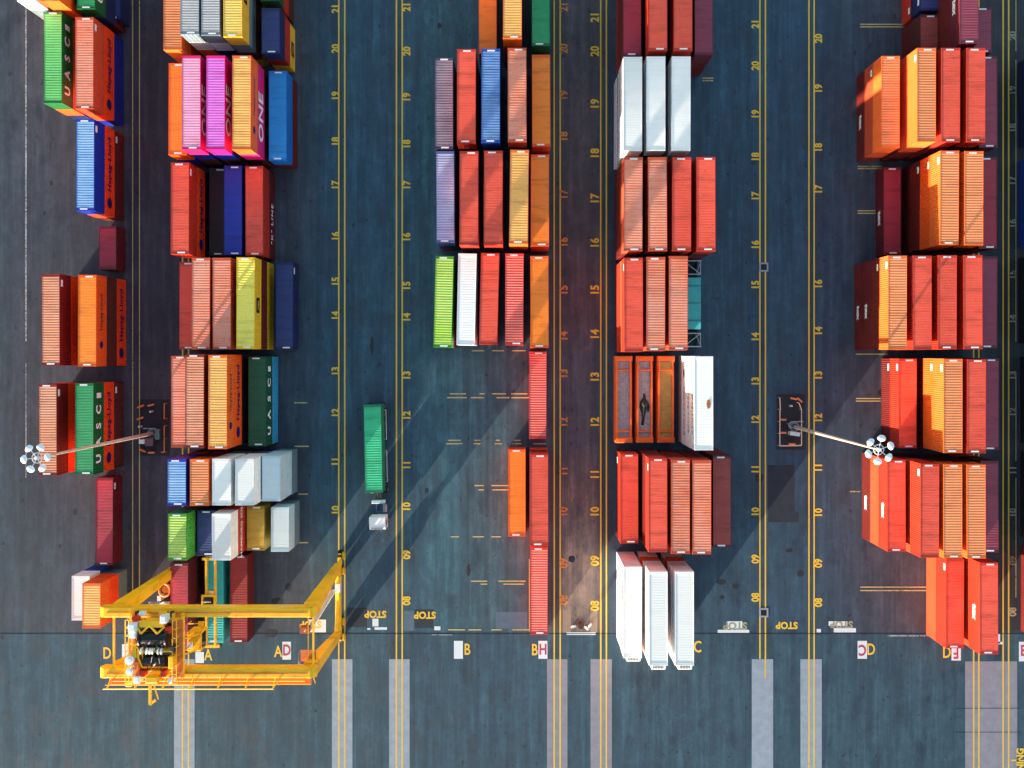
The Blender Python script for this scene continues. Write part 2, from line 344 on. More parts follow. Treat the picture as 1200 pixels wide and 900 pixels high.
# ------------------------------------------------------------------ containers
# key: (word, side colour, roof colour, crest colour or None, wear)
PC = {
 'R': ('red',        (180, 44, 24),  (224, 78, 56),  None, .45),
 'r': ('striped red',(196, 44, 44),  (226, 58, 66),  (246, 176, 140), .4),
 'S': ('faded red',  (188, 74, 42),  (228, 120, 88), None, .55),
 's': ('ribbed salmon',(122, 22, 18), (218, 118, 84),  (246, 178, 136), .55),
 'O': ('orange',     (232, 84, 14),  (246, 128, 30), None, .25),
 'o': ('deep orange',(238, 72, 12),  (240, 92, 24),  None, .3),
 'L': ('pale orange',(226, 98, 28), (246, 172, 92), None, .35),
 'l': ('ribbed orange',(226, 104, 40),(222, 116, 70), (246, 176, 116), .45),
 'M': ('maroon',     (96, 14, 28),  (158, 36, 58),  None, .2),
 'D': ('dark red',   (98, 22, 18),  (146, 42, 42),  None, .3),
 'P': ('shaded maroon',       (92, 24, 42),   (140, 52, 76),  None, .25),  # maroon whose colours carry the purple tint of shade
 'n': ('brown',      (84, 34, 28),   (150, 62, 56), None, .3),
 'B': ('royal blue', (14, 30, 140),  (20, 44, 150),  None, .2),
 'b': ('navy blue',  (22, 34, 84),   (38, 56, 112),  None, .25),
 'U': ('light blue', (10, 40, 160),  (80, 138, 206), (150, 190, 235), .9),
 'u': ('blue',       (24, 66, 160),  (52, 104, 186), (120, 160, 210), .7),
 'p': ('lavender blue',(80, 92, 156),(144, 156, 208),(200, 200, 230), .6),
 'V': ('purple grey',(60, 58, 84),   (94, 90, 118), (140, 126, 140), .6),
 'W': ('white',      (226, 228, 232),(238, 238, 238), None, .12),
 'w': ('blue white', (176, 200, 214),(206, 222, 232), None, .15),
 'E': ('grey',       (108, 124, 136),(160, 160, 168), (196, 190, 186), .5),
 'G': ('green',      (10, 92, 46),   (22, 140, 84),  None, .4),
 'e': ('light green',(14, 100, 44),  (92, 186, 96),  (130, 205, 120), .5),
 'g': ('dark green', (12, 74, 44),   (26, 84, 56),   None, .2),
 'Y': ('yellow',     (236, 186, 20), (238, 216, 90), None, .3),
 'y': ('lime green',(60, 140, 40), (130, 196, 62), (226, 222, 84), .6),  # light on the green ribs is painted in as the yellow crest
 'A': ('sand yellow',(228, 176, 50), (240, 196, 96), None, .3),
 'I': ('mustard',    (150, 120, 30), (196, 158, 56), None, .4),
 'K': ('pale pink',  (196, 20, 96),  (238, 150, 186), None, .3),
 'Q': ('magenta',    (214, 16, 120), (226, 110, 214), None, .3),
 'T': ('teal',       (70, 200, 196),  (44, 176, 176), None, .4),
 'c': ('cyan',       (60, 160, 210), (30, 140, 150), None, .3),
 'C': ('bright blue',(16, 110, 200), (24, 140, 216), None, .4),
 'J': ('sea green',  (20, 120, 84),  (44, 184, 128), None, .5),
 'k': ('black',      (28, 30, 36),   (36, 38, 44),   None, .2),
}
WORDS = {k: v[0] for k, v in PC.items()}
W2, CL = 1.219, {40: 12.19, 20: 6.06}
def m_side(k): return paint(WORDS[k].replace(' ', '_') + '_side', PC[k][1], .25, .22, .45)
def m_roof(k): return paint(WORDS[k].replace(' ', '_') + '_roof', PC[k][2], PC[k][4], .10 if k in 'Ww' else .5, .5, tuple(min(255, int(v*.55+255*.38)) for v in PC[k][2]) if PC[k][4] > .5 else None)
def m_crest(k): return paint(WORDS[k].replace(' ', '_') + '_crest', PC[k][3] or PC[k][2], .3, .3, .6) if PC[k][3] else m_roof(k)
MC = {}
def corr(mb, along, n0, n1, fn, pitch=.278, d=.036, mi=0, crest=None):
    """trapezoid ribs; fn(t, depth, side) -> point"""
    L = n1-n0; n = max(2, round(L/pitch)); p = L/n; pts = []
    for i in range(n):
        a = n0+i*p
        pts += [(a, 0), (a+p*.26, 0), (a+p*.5, d), (a+p*.76, d)]
    pts.append((n1, 0))
    o = len(mb.v)
    for t, dd in pts: mb.v.append(tuple(fn(t, dd, 0))); mb.v.append(tuple(fn(t, dd, 1)))
    for i in range(len(pts)-1):
        mb.f.append((o+2*i, o+2*i+1, o+2*i+3, o+2*i+2))
        mb.m.append(crest if (crest is not None and pts[i][1] > 0 and pts[i+1][1] > 0) else mi)
def cmesh(kind, ln, h, k):
    key = (kind, ln, h, k)
    if key in MC: return MC[key]
    L = CL[ln]; y2 = L/2; mb = MB(); W = W2
    if kind == 'frame':
        for sx in (-1, 1):
            for sy in (-1, 1):
                for z0 in (0, h-.118):
                    xa, xb = sorted((sx*W, sx*(W-.162))); ya, yb = sorted((sy*y2, sy*(y2-.178)))
                    mb.box(xa, xb, ya, yb, z0, z0+.118)
                xa, xb = sorted((sx*(W-.006), sx*(W-.156))); ya, yb = sorted((sy*(y2-.006), sy*(y2-.17)))
                mb.box(xa, xb, ya, yb, .118, h-.118)
            xa, xb = sorted((sx*(W-.004), sx*(W-.066)))
            mb.box(xa, xb, -y2+.178, y2-.178, h-.078, h-.012)
            mb.box(xa, xb, -y2+.178, y2-.178, .01, .16)
        for sy in (-1, 1):
            ya, yb = sorted((sy*(y2-.008), sy*(y2-.14)))
            mb.box(-W+.162, W-.162, ya, yb, h-.118, h-.010)
            mb.box(-W+.162, W-.162, ya, yb, .01, .15)
            ya, yb = sorted((sy*(y2-.14), sy*(y2-.34)))
            mb.box(-W+.068, W-.068, ya if sy < 0 else ya, yb, h-.05, h-.020)
        mb.box(-W+.068, W-.068, -y2+.145, y2-.145, .12, .17)
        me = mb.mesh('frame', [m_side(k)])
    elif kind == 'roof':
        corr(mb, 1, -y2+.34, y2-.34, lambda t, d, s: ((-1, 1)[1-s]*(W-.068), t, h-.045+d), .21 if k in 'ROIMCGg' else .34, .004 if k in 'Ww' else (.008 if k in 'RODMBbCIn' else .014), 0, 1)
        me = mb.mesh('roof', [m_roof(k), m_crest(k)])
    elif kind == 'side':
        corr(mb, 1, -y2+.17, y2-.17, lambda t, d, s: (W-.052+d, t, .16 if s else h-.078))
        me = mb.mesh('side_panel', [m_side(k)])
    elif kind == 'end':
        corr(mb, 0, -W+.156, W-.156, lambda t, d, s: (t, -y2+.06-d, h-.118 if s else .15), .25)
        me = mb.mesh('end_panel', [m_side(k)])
    elif kind == 'door':
        x0, x1 = .006, W-.16
        mb.box(x0, x1, y2-.075, y2-.035, .155, h-.122)
        for z in (.4, .95, 1.5, 2.05): mb.box(x0+.08, x1-.08, y2-.035, y2-.018, z, z+.2)
        for x in (x0+.25, x1-.25): mb.cyl((x, y2-.005, .17), (x, y2-.005, h-.13), .018, .018, 6)
        me = mb.mesh('door', [m_side(k)])
    MC[key] = me; return me
WHT = plain('white_lettering', (238, 240, 244), .5, 0, .1)
BLK = plain('black_lettering', (14, 14, 20), .5, 0, .1)
NVY = plain('navy_lettering', (16, 20, 96), .5, 0, .1)
REDL = plain('red_lettering', (200, 44, 40), .5, 0, .15)
DBL = plain('dark_lettering', (48, 40, 78), .5, 0, .15)
def side_text(root, t, size, mat, x, z, y=0, sx=1, space=1, bold=.02, face=1):
    me = text_mesh(t, size, mat, sx, space, bold)
    o = link('lettering', me, root)
    o.rotation_euler = (R(90), 0, R(90*face)); o.location = (face*(W2+.012), y, z); return o
def side_blob(root, mat, z, y, ly, lz, face=1, name='logo', n=14):
    mb = MB(); vs = [(0, math.cos(2*math.pi*i/n)*ly/2, math.sin(2*math.pi*i/n)*lz/2) for i in range(n)]
    mb.add(vs, [tuple(range(n))]); o = mb.build(name, mat, root); o.location = (face*(W2+.012), y, z); return o
def side_rect(root, mat, z, y, ly, lz, face=1, name='marking_panel'):
    mb = MB(); mb.box(0, .006, -ly/2, ly/2, -lz/2, lz/2); o = mb.build(name, mat, root); o.location = (face*(W2+(.008 if face > 0 else .014)), y, z); return o
def livery(root, code, h, face):
    zc = h/2
    s = face
    if code == 'h':      # blue logo + long name
        side_text(root, 'Hapag-Lloyd', 1.35, NVY, 0, zc, s*1.0, 1.05, 1.05, .03, face)
        side_blob(root, NVY, zc, -s*4.3, 1.5, 1.3, face)
    elif code == 'H':    # small, on the upper band
        side_text(root, 'Hapag-Lloyd', .8, DBL, 0, zc, s*1.2, 1.1, 1.1, .01, face)
        side_blob(root, NVY, zc, -s*3.2, 1.0, .9, face)
    elif code == 'u':
        for i, ch in enumerate('UASC'): side_text(root, ch, 1.75, WHT, 0, zc, s*(-4.1+i*2.2), 1, 1, .06, face)
        side_rect(root, WHT, zc, s*4.4, .7, 1.2, face)
    elif code == '1':
        side_text(root, 'ONE', 2.7, WHT, 0, zc, -s*.8, 1.15, 1.05, .06, face)
    elif code == 'm':
        side_rect(root, BLK, zc, -s*.2, 2.0, 1.3, face, 'logo_panel')
        o = side_text(root, 'msc', .8, PCMAT_Y, 0, zc, -s*.2, 1, 1, .02, face); o.location.x += face*.012
    elif code == 'K':
        side_text(root, '"K" LINE', 1.25, WHT, 0, zc, -s*1.2, 1.0, 1.25, .03, face)
    elif code == 'S':
        side_text(root, 'HAMBURG SÜD', .95 if root.get('len20') else 1.2, WHT, 0, zc, 0, 1, 1.1, .02, face)
    elif code == 's':
        side_text(root, 'HAMBURG SÜD', 1.3, REDL, 0, zc, s*0, 1.1, 1.1, .02, face)
    elif code == 't':
        side_text(root, 'tex', 1.35, WHT, 0, zc, -s*.2 + (-1.0 if face < 0 else 0), 1.1, 1, .06, face)
    elif code == 'i':
        side_rect(root, WHT, h-.55, -face*4.9*(1 if face < 0 else -1), .9, .5, face)
    elif code == 'w':
        side_text(root, 'Hapag-Lloyd', 1.0, NVY, 0, zc, s*-1.0 if face > 0 else -1.4, 1.2, 1.1, .02, face)
        side_blob(root, NVY, zc, 3.8 if face < 0 else -3.8, 1.2, 1.0, face)
    elif code == 'x':
        side_text(root, 'Hapag-Lloyd', .9, DBL, 0, zc, -1.0, 1.2, 1.15, .01, face)
PCMAT_Y = plain('yellow_lettering', (240, 200, 40), .5, 0, .1)
HIDDEN = set()     # filled below: tiers nobody can see, kept as one mass
hid = {}
hid_mats = []
ORD = ['first', 'second', 'third', 'fourth', 'fifth', 'sixth', 'seventh']
def container(k, ln, h, loc, rz, label, face, lets='', flip=False, roofmark=True, parts=True, name='shipping_container', group='shipping containers stacked in the yard'):
    t = thing(name, label, 'container', loc, rz, group)
    if ln == 20: t['len20'] = 1
    L = CL[ln]
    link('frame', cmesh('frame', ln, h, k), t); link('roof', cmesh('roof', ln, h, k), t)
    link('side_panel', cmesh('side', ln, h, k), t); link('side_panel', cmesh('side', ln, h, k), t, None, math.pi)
    f = math.pi if flip else 0
    link('end_panel', cmesh('end', ln, h, k), t, None, f)
    d1 = link('door', cmesh('door', ln, h, k), t, None, f)
    d2 = link('door', cmesh('door', ln, h, k), t, None, f); d2.scale = (-1, 1, 1)
    for c in lets: livery(t, c, h, face)
    if roofmark:
        me = MC.get('rm')
        if not me:
            q = MB(); q.box(-.5, .5, -.09, .09, 0, .008); me = MC['rm'] = q.mesh('roof_marking', [WHT])
        for sy in (-1, 1):
            if random.random() < .8: link('roof_marking', me, t, (random.uniform(-.2, .3), sy*(L/2-.24), h-.018))
    return t
BLOCKS = {'Z': 'far-left block', 'A': 'gantry block', 'B': 'middle block', 'C': 'fourth block', 'D': 'far-right block', 'F': 'right edge block'}
IDS = {}
BASES = []
def stack(block, bay, idx, xl, y0, n, spec, ln=40, h=2.9, rot=0, lean=0, xr=None, mark=True):
    """spec: tiers top to bottom, 'k[:letters]' comma separated"""
    z = n*h; r_ = rr(z); L = CL[ln]
    cx = (xl - NX)/S/r_ + W2 if xr is None else (xr - NX)/S/r_ - W2
    cy = -(y0 - NY)/S/r_ - L/2
    face = 1 if cx < 0 else -1
    tiers = spec.split(',')
    assert len(tiers) == n, (block, bay, idx)
    BASES.append((block, bay, idx, cx, cy, L))
    for i, tt in enumerate(tiers):
        k, _, lets = tt.partition(':')
        zb = (n-1-i)*h
        jx, jy = (0, 0) if i == 0 else (random.uniform(-.03, .03), random.uniform(-.04, .04))
        rz = R(rot) + random.uniform(-.004, .004)
        loc = (cx + jx - lean*i, cy + jy, zb)
        cid = '%s%s-%d-%d' % (block, bay, idx, i)
        if cid in HIDDEN:
            hid_add(k, ln, h, loc, rz); continue
        pos = 'single' if n == 1 else ('on top' if i == 0 else ('at the bottom' if i == n-1 else ('second from top' if i == 1 else 'third from top')))
        lab = '%s container %s of %s stack from left, bay %s, %s' % (WORDS[k], pos, ORD[idx], bay, BLOCKS[block]) if n > 1 else \
              'single %s container at %s place from left, bay %s, %s' % (WORDS[k], ORD[idx], bay, BLOCKS[block])
        o = container(k, ln, h, loc, rz, lab, face, lets, flip=(random.random() < .3), roofmark=(i == 0 and mark and k not in 'Ww'))
        IDS[o.name] = cid
def hid_add(k, ln, h, loc, rz):
    M = Matrix.Translation(loc) @ Matrix.Rotation(rz, 4, 'Z')
    for kind in ('frame', 'roof', 'side', 'end', 'door'):
        me = cmesh(kind, ln, h, k)
        for T in ([Matrix.Identity(4), Matrix.Rotation(math.pi, 4, 'Z')] if kind == 'side' else [Matrix.Identity(4)] if kind != 'door' else [Matrix.Identity(4), Matrix.Diagonal((-1,1,1,1))]):
            mi = []
            for m in me.materials:
                if m not in hid_mats: hid_mats.append(m)
                mi.append(hid_mats.index(m))
            o = len(hidden.v); hidden.v += [tuple(M @ T @ v.co) for v in me.vertices]
            for p in me.polygons: hidden.f.append(tuple(i+o for i in p.vertices)); hidden.m.append(mi[p.material_index])
hidden = MB()
#HIDDEN_HERE
HIDDEN = set('D11-4-2 B21-1-1 C11-2-1 C11-3-3 D11-3-2 D11-3-3 A11-1-2 B15-2-1 C11-3-2 C17-3-2 C11-2-2 D11-1-2 C11-2-3 A11-3-3 B21-0-1 B17-2-1 B17-3-1 D11-2-3 B11-4-1 B17-3-2 A11-2-2 B11-4-2 A11-3-2 D17-2-3 D11-2-2 D11-1-3 A10-1-1 C17-1-2 C11-3-1 A11-1-3 B17-3-3 B17-4-2 C11-4-2 B21-1-2 C15-1-1 A21-0-2 D13-3-2 B17-2-3 B21-1-3 Z13-0-2 C17-3-3 C19-2-2 Z21-1-2 C17-2-2 C19-1-2 C21-2-2 D15-2-1 A13-2-3 A21-2-3 D15-3-2 B19-3-2 C17-1-3 D19-3-2 A13-1-1 A13-1-2 A17-2-1 A15-2-1 A13-1-3 B21-2-2 A15-2-2 A10-0-2 D13-3-1 B19-3-3 C17-2-3 D13-2-2 A21-1-3 D19-4-1 D15-3-1 Z21-0-2 B15-3-2 C19-1-3 Z21-0-3 Z21-1-3 Z15-0-2 A15-1-1 A15-1-2 A13-0-1 A13-0-2 A10-0-3 A10-1-2 A10-2-3 B19-4-2 B15-3-1 B15-4-1 B15-4-2 C21-1-3 C21-2-3 C19-2-3 C15-1-2 C15-1-3 C15-2-2 C15-2-3 D21-1-3 D22-2-1 D22-2-2 D19-3-3 D19-4-2 D15-1-1 D15-1-2 D15-1-3 D15-2-2 D15-2-3 D15-3-3 D15-4-1 D15-4-2 D13-1-3 D13-2-1 D13-2-3 D09-1-2'.split())
st = stack
# far-left block
st('Z',21,0, 20,-109,4,'W,E,L,O'); st('Z',21,1, 47.5,-109,4,'L,o:h,B,D'); st('Z',21,2, 90,-97,3,'G:u,b,D'); st('Z',21,3, 121,-80,1,'b')
st('Z',19,0, 51,13.5,3,'e:u,O,b'); st('Z',19,1, 88,20,3,'S:i,o:h,B')
st('Z',17,0, 89,139.5,3,'U:i,o:h,D:i')
st('Z',16,0, 115.7,265,1,'M',20)
st('Z',15,0, 48.5,321,3,'s:i,o,D'); st('Z',15,1, 91.3,322,3,'O:H,n,o:h')
st('Z',13,0, 45,450,3,'s:i,O,D'); st('Z',13,1, 88,449,3,'G:u,o:h,n:i')
st('Z',11,0, 111.8,560,1,'M:i',40)
st('Z','09',0, 84,675,2,'W,u',20); st('Z','09',1, 96.3,683.5,3,'L,o,E',20,2.6)
# gantry crane block
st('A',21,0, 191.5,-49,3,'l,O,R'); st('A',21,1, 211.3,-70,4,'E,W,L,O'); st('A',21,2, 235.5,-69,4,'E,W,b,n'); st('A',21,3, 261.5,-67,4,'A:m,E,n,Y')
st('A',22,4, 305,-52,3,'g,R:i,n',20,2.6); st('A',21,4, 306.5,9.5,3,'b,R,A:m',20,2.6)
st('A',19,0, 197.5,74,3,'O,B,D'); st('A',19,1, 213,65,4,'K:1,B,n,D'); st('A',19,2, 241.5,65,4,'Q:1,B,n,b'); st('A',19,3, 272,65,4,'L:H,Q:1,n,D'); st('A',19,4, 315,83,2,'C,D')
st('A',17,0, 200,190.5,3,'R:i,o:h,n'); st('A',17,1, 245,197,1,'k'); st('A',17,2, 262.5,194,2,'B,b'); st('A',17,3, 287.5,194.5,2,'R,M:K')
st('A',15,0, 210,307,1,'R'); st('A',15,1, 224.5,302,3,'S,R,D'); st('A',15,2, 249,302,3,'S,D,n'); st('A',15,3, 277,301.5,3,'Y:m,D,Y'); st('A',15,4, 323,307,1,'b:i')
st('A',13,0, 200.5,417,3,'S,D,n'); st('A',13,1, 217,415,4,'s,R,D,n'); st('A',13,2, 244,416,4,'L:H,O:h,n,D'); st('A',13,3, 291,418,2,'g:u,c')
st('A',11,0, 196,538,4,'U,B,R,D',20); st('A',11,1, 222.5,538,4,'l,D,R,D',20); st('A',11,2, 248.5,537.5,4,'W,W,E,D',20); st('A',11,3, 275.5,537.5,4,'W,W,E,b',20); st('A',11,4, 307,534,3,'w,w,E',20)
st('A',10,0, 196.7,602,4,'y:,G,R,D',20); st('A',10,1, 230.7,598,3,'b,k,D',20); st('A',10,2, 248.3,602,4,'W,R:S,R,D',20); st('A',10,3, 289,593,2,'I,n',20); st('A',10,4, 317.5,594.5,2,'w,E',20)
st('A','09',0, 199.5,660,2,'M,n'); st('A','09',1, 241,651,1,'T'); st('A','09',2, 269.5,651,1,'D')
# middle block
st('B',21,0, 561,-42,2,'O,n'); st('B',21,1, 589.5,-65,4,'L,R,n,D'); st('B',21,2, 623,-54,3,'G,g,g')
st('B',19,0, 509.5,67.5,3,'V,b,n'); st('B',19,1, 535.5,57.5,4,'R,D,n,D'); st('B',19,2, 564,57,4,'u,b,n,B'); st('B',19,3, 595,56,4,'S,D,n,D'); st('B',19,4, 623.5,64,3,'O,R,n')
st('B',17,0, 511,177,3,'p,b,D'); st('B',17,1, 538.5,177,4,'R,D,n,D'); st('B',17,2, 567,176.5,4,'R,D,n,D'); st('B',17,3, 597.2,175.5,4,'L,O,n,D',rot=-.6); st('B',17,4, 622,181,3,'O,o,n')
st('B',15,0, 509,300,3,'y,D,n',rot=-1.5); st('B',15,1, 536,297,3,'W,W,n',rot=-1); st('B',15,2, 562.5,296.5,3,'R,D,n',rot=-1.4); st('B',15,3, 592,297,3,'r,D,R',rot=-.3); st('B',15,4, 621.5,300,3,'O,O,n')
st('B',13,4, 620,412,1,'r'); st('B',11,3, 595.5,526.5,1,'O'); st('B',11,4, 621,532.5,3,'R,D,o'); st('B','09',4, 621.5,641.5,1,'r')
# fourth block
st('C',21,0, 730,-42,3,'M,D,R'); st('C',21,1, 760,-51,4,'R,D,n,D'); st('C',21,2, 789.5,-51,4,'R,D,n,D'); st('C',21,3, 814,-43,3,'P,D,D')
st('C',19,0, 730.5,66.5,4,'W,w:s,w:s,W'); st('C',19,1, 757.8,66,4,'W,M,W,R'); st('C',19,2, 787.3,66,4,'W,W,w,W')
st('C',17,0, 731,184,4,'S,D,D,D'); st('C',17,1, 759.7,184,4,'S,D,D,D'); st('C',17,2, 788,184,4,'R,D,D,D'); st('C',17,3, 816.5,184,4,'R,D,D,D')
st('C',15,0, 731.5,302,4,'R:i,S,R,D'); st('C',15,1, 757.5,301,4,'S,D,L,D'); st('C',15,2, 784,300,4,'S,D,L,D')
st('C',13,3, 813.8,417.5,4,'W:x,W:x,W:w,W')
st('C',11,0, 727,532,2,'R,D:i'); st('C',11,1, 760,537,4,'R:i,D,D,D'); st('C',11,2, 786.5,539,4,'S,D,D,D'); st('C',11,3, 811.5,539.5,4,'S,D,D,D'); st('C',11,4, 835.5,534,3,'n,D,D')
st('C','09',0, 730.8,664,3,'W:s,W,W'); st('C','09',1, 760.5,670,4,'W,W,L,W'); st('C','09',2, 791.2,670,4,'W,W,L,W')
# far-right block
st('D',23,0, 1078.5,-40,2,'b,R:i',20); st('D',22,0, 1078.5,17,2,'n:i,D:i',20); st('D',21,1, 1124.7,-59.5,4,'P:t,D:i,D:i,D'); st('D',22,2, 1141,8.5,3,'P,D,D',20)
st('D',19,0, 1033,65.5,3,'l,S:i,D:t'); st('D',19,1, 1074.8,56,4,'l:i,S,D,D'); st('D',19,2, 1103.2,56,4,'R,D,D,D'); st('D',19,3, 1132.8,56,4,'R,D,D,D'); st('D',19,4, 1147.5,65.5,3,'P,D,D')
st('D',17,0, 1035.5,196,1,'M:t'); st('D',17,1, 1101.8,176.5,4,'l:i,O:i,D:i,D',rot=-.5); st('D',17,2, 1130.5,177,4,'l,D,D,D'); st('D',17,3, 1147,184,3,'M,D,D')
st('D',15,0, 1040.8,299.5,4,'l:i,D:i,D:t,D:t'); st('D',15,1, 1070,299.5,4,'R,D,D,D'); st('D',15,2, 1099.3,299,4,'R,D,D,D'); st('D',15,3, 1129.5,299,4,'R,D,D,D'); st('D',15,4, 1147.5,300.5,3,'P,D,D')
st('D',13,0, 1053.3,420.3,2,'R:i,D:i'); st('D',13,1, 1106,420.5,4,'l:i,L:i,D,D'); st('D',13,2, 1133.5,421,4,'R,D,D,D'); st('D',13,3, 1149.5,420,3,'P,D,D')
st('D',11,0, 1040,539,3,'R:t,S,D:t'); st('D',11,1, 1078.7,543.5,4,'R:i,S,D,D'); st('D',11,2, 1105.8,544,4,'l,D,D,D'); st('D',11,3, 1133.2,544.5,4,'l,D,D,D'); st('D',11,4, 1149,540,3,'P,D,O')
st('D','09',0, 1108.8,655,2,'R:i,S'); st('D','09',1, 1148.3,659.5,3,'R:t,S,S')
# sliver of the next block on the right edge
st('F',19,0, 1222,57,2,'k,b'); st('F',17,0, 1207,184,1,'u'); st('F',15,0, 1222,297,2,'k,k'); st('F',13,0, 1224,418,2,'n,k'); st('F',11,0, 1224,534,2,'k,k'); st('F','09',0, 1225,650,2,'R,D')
if hidden.v:
    o = hidden.build('buried_containers', hid_mats)
    tag(o, 'shipping containers buried inside the stacks, glimpsed only in dark gaps', 'containers', kind='stuff')
#REST
smear = worn_marking('oil_smear', (30, 34, 46), .6)
mb = MB(); rs = random.Random(5)
def blot(cx, cy, rx, ry, z):
    n = 14; ph = rs.random()*6
    mb.add([(gx(cx)+math.cos(2*math.pi*i/n)*rx*(1+.12*math.sin(3*i+ph)), gy(cy)+math.sin(2*math.pi*i/n)*ry*(1+.1*math.sin(2*i+ph)), z) for i in range(n)], [tuple(range(n))])
kz = 0
for cx, cy, rx, ry in ((325,705,.9,.6),(318,742,1.0,.6),(338,688,.5,.6),(845,682,.7,.4),(862,687,.5,.4),(846,700,.4,.3),(1033,460,.6,.5),(88,600,.3,.5),(70,640,.25,.3),(60,215,.2,.4),(52,250,.2,.3),(515,30,.3,.4),(925,645,.5,.3),(938,672,.5,.5),(670,655,.5,.5),(890,560,.6,.7),(1035,595,.7,.4),(500,575,.3,.4),(549,668,.3,.9),(436,405,.25,1.3)):
    kz += 1; blot(cx, cy, rx, ry, .005+kz*.00004)
o = mb.build('oil_stains', smear); o['kind'] = 'structure'
mb = MB(); n_ = 18; px_, py_ = gx(830.5, 11.6), gy(473.5, 11.6)
mb.add([(px_+math.cos(2*math.pi*i/n_)*.27*(1+.15*math.sin(3*i)), py_+math.sin(2*math.pi*i/n_)*.62*(1+.1*math.cos(2*i)), 11.597) for i in range(n_)], [tuple(range(n_))])
tag(mb.build('rusty_patch', plain('rust_patch', (170, 112, 66), .8, 0, .5, 4)), 'oval rusty brown patch on roof of the white container right of flat racks', 'rust patch')
# ------------------------------------------------------------------ flat racks and open frames
RKO = paint('rack_orange', (246, 104, 26), .3, .25, .5)
DECKG = plain('grey_planks', (176, 166, 172), .8, 0, .7, 2.5)
DECKW = plain('brown_planks', (196, 152, 84), .8, 0, .6, 2.5)
def planks(mb, x0, x1, y0, y1, z, n, along='y'):
    w = (x1-x0)/n
    for i in range(n): mb.box(x0+i*w+.012, x0+(i+1)*w-.012, y0, y1, z-.04, z+random.uniform(-.004, .006))
def flat_rack(x, label, deck, cargo):
    base = E(x, 0)
    t = thing('flat_rack', label, 'flat rack', (gx(x, 2.6)+1.22, gy(417, 2.6)-6.1, 0), 0, 'orange flat racks in the fourth block')
    y2 = 6.09
    mb = MB()
    for lv in (0, .66, 1.32):       # collapsed racks bundled under the open one
        for s in (-1, 1):
            xa, xb = sorted((s*1.2, s*1.02)); mb.box(xa, xb, -y2+.02, y2-.02, lv+.02, lv+.58)
        for yy in (-6.02, -2, 2, 5.86): mb.box(-1.02, 1.02, yy, yy+.16, lv+.1, lv+.5)
    mb.build('bundled_rack', RKO, t)
    mb = MB()
    for s in (-1, 1):
        xa, xb = sorted((s*1.10, s*.86)); mb.box(xa, xb, -4.55, 3.9, 1.96, 2.42)
        for ya, yb in ((-y2+.3, -4.55), (3.9, y2-.3)):
            xa, xb = sorted((s*1.02, s*.84)); mb.box(xa, xb, ya, yb, 1.96, 2.34)
    mb.build('side_rail', RKO, t)
    for s in (-1, 1):
        mb = MB(); ya, yb = sorted((s*y2, s*(y2-.75))); mb.box(-1.21, 1.21, ya, yb, 1.95, 2.5)
        ya, yb = sorted((s*(y2-.05), s*(y2-.62))); mb.box(-.95, .95, ya, yb, 2.5, 2.58)
        bevel(mb.build('end_wall', RKO, t), .05, 1)
    for yy in (-4.6, 3.95):
        mb = MB(); mb.box(-.86, .86, yy, yy+.22, 2.1, 2.40); mb.build('cross_beam', RKO, t)
    for a, b_ in ((-5.3, -4.62), (-4.36, 3.93), (4.19, 5.3)):
        mb = MB(); planks(mb, -.84, .84, a, b_, 2.08 if cargo != 'l' else 2.2, 8); mb.build('deck', deck if a > -4.6 else (DECKG if cargo != 'l' else DECKW), t)
    return t
flat_rack(721, 'orange flat rack with pale grey plank deck, leftmost in bay 13, fourth block', DECKG, '')
fr = flat_rack(745.5, 'orange flat rack with dark crumpled shape on its deck, bay 13, fourth block', DECKG, 't')
flat_rack(770.5, 'orange flat rack with brown timber deck, rightmost of the three in bay 13', DECKW, 'l')
# black raised shape with a crumpled top on the middle rack
mb = MB(); pts = []
outl = [(-.5,-2.4),(-.1,-2.5),(.1,-1.2),(.2,.1),(.62,-.6),(.74,.3),(.5,.9),(.2,1.3),(.12,1.9),(-.1,2.1),(-.22,1.4),(-.62,.9),(-.74,.1),(-.5,-.5),(-.3,-1.4)]
cx_, cy_ = fr.location.x, fr.location.y
n_ = len(outl)
vs = [(cx_+a, cy_+b_-1.2, 2.09) for a, b_ in outl] + [(cx_+a*.55+random.uniform(-.05,.05), cy_+b_*.8-1.2, 2.09+random.uniform(.12,.34)) for a, b_ in outl] + [(cx_, cy_-1.0, 2.45)]
fs = [(i, (i+1)%n_, n_+(i+1)%n_, n_+i) for i in range(n_)] + [(n_+i, n_+(i+1)%n_, 2*n_) for i in range(n_)]
mb.add(vs, fs); tag(mb.build('tarpaulin', plain('black_shape', (24, 24, 30), .5)), 'black crumpled shape lying on the middle orange flat rack', 'tarpaulin')
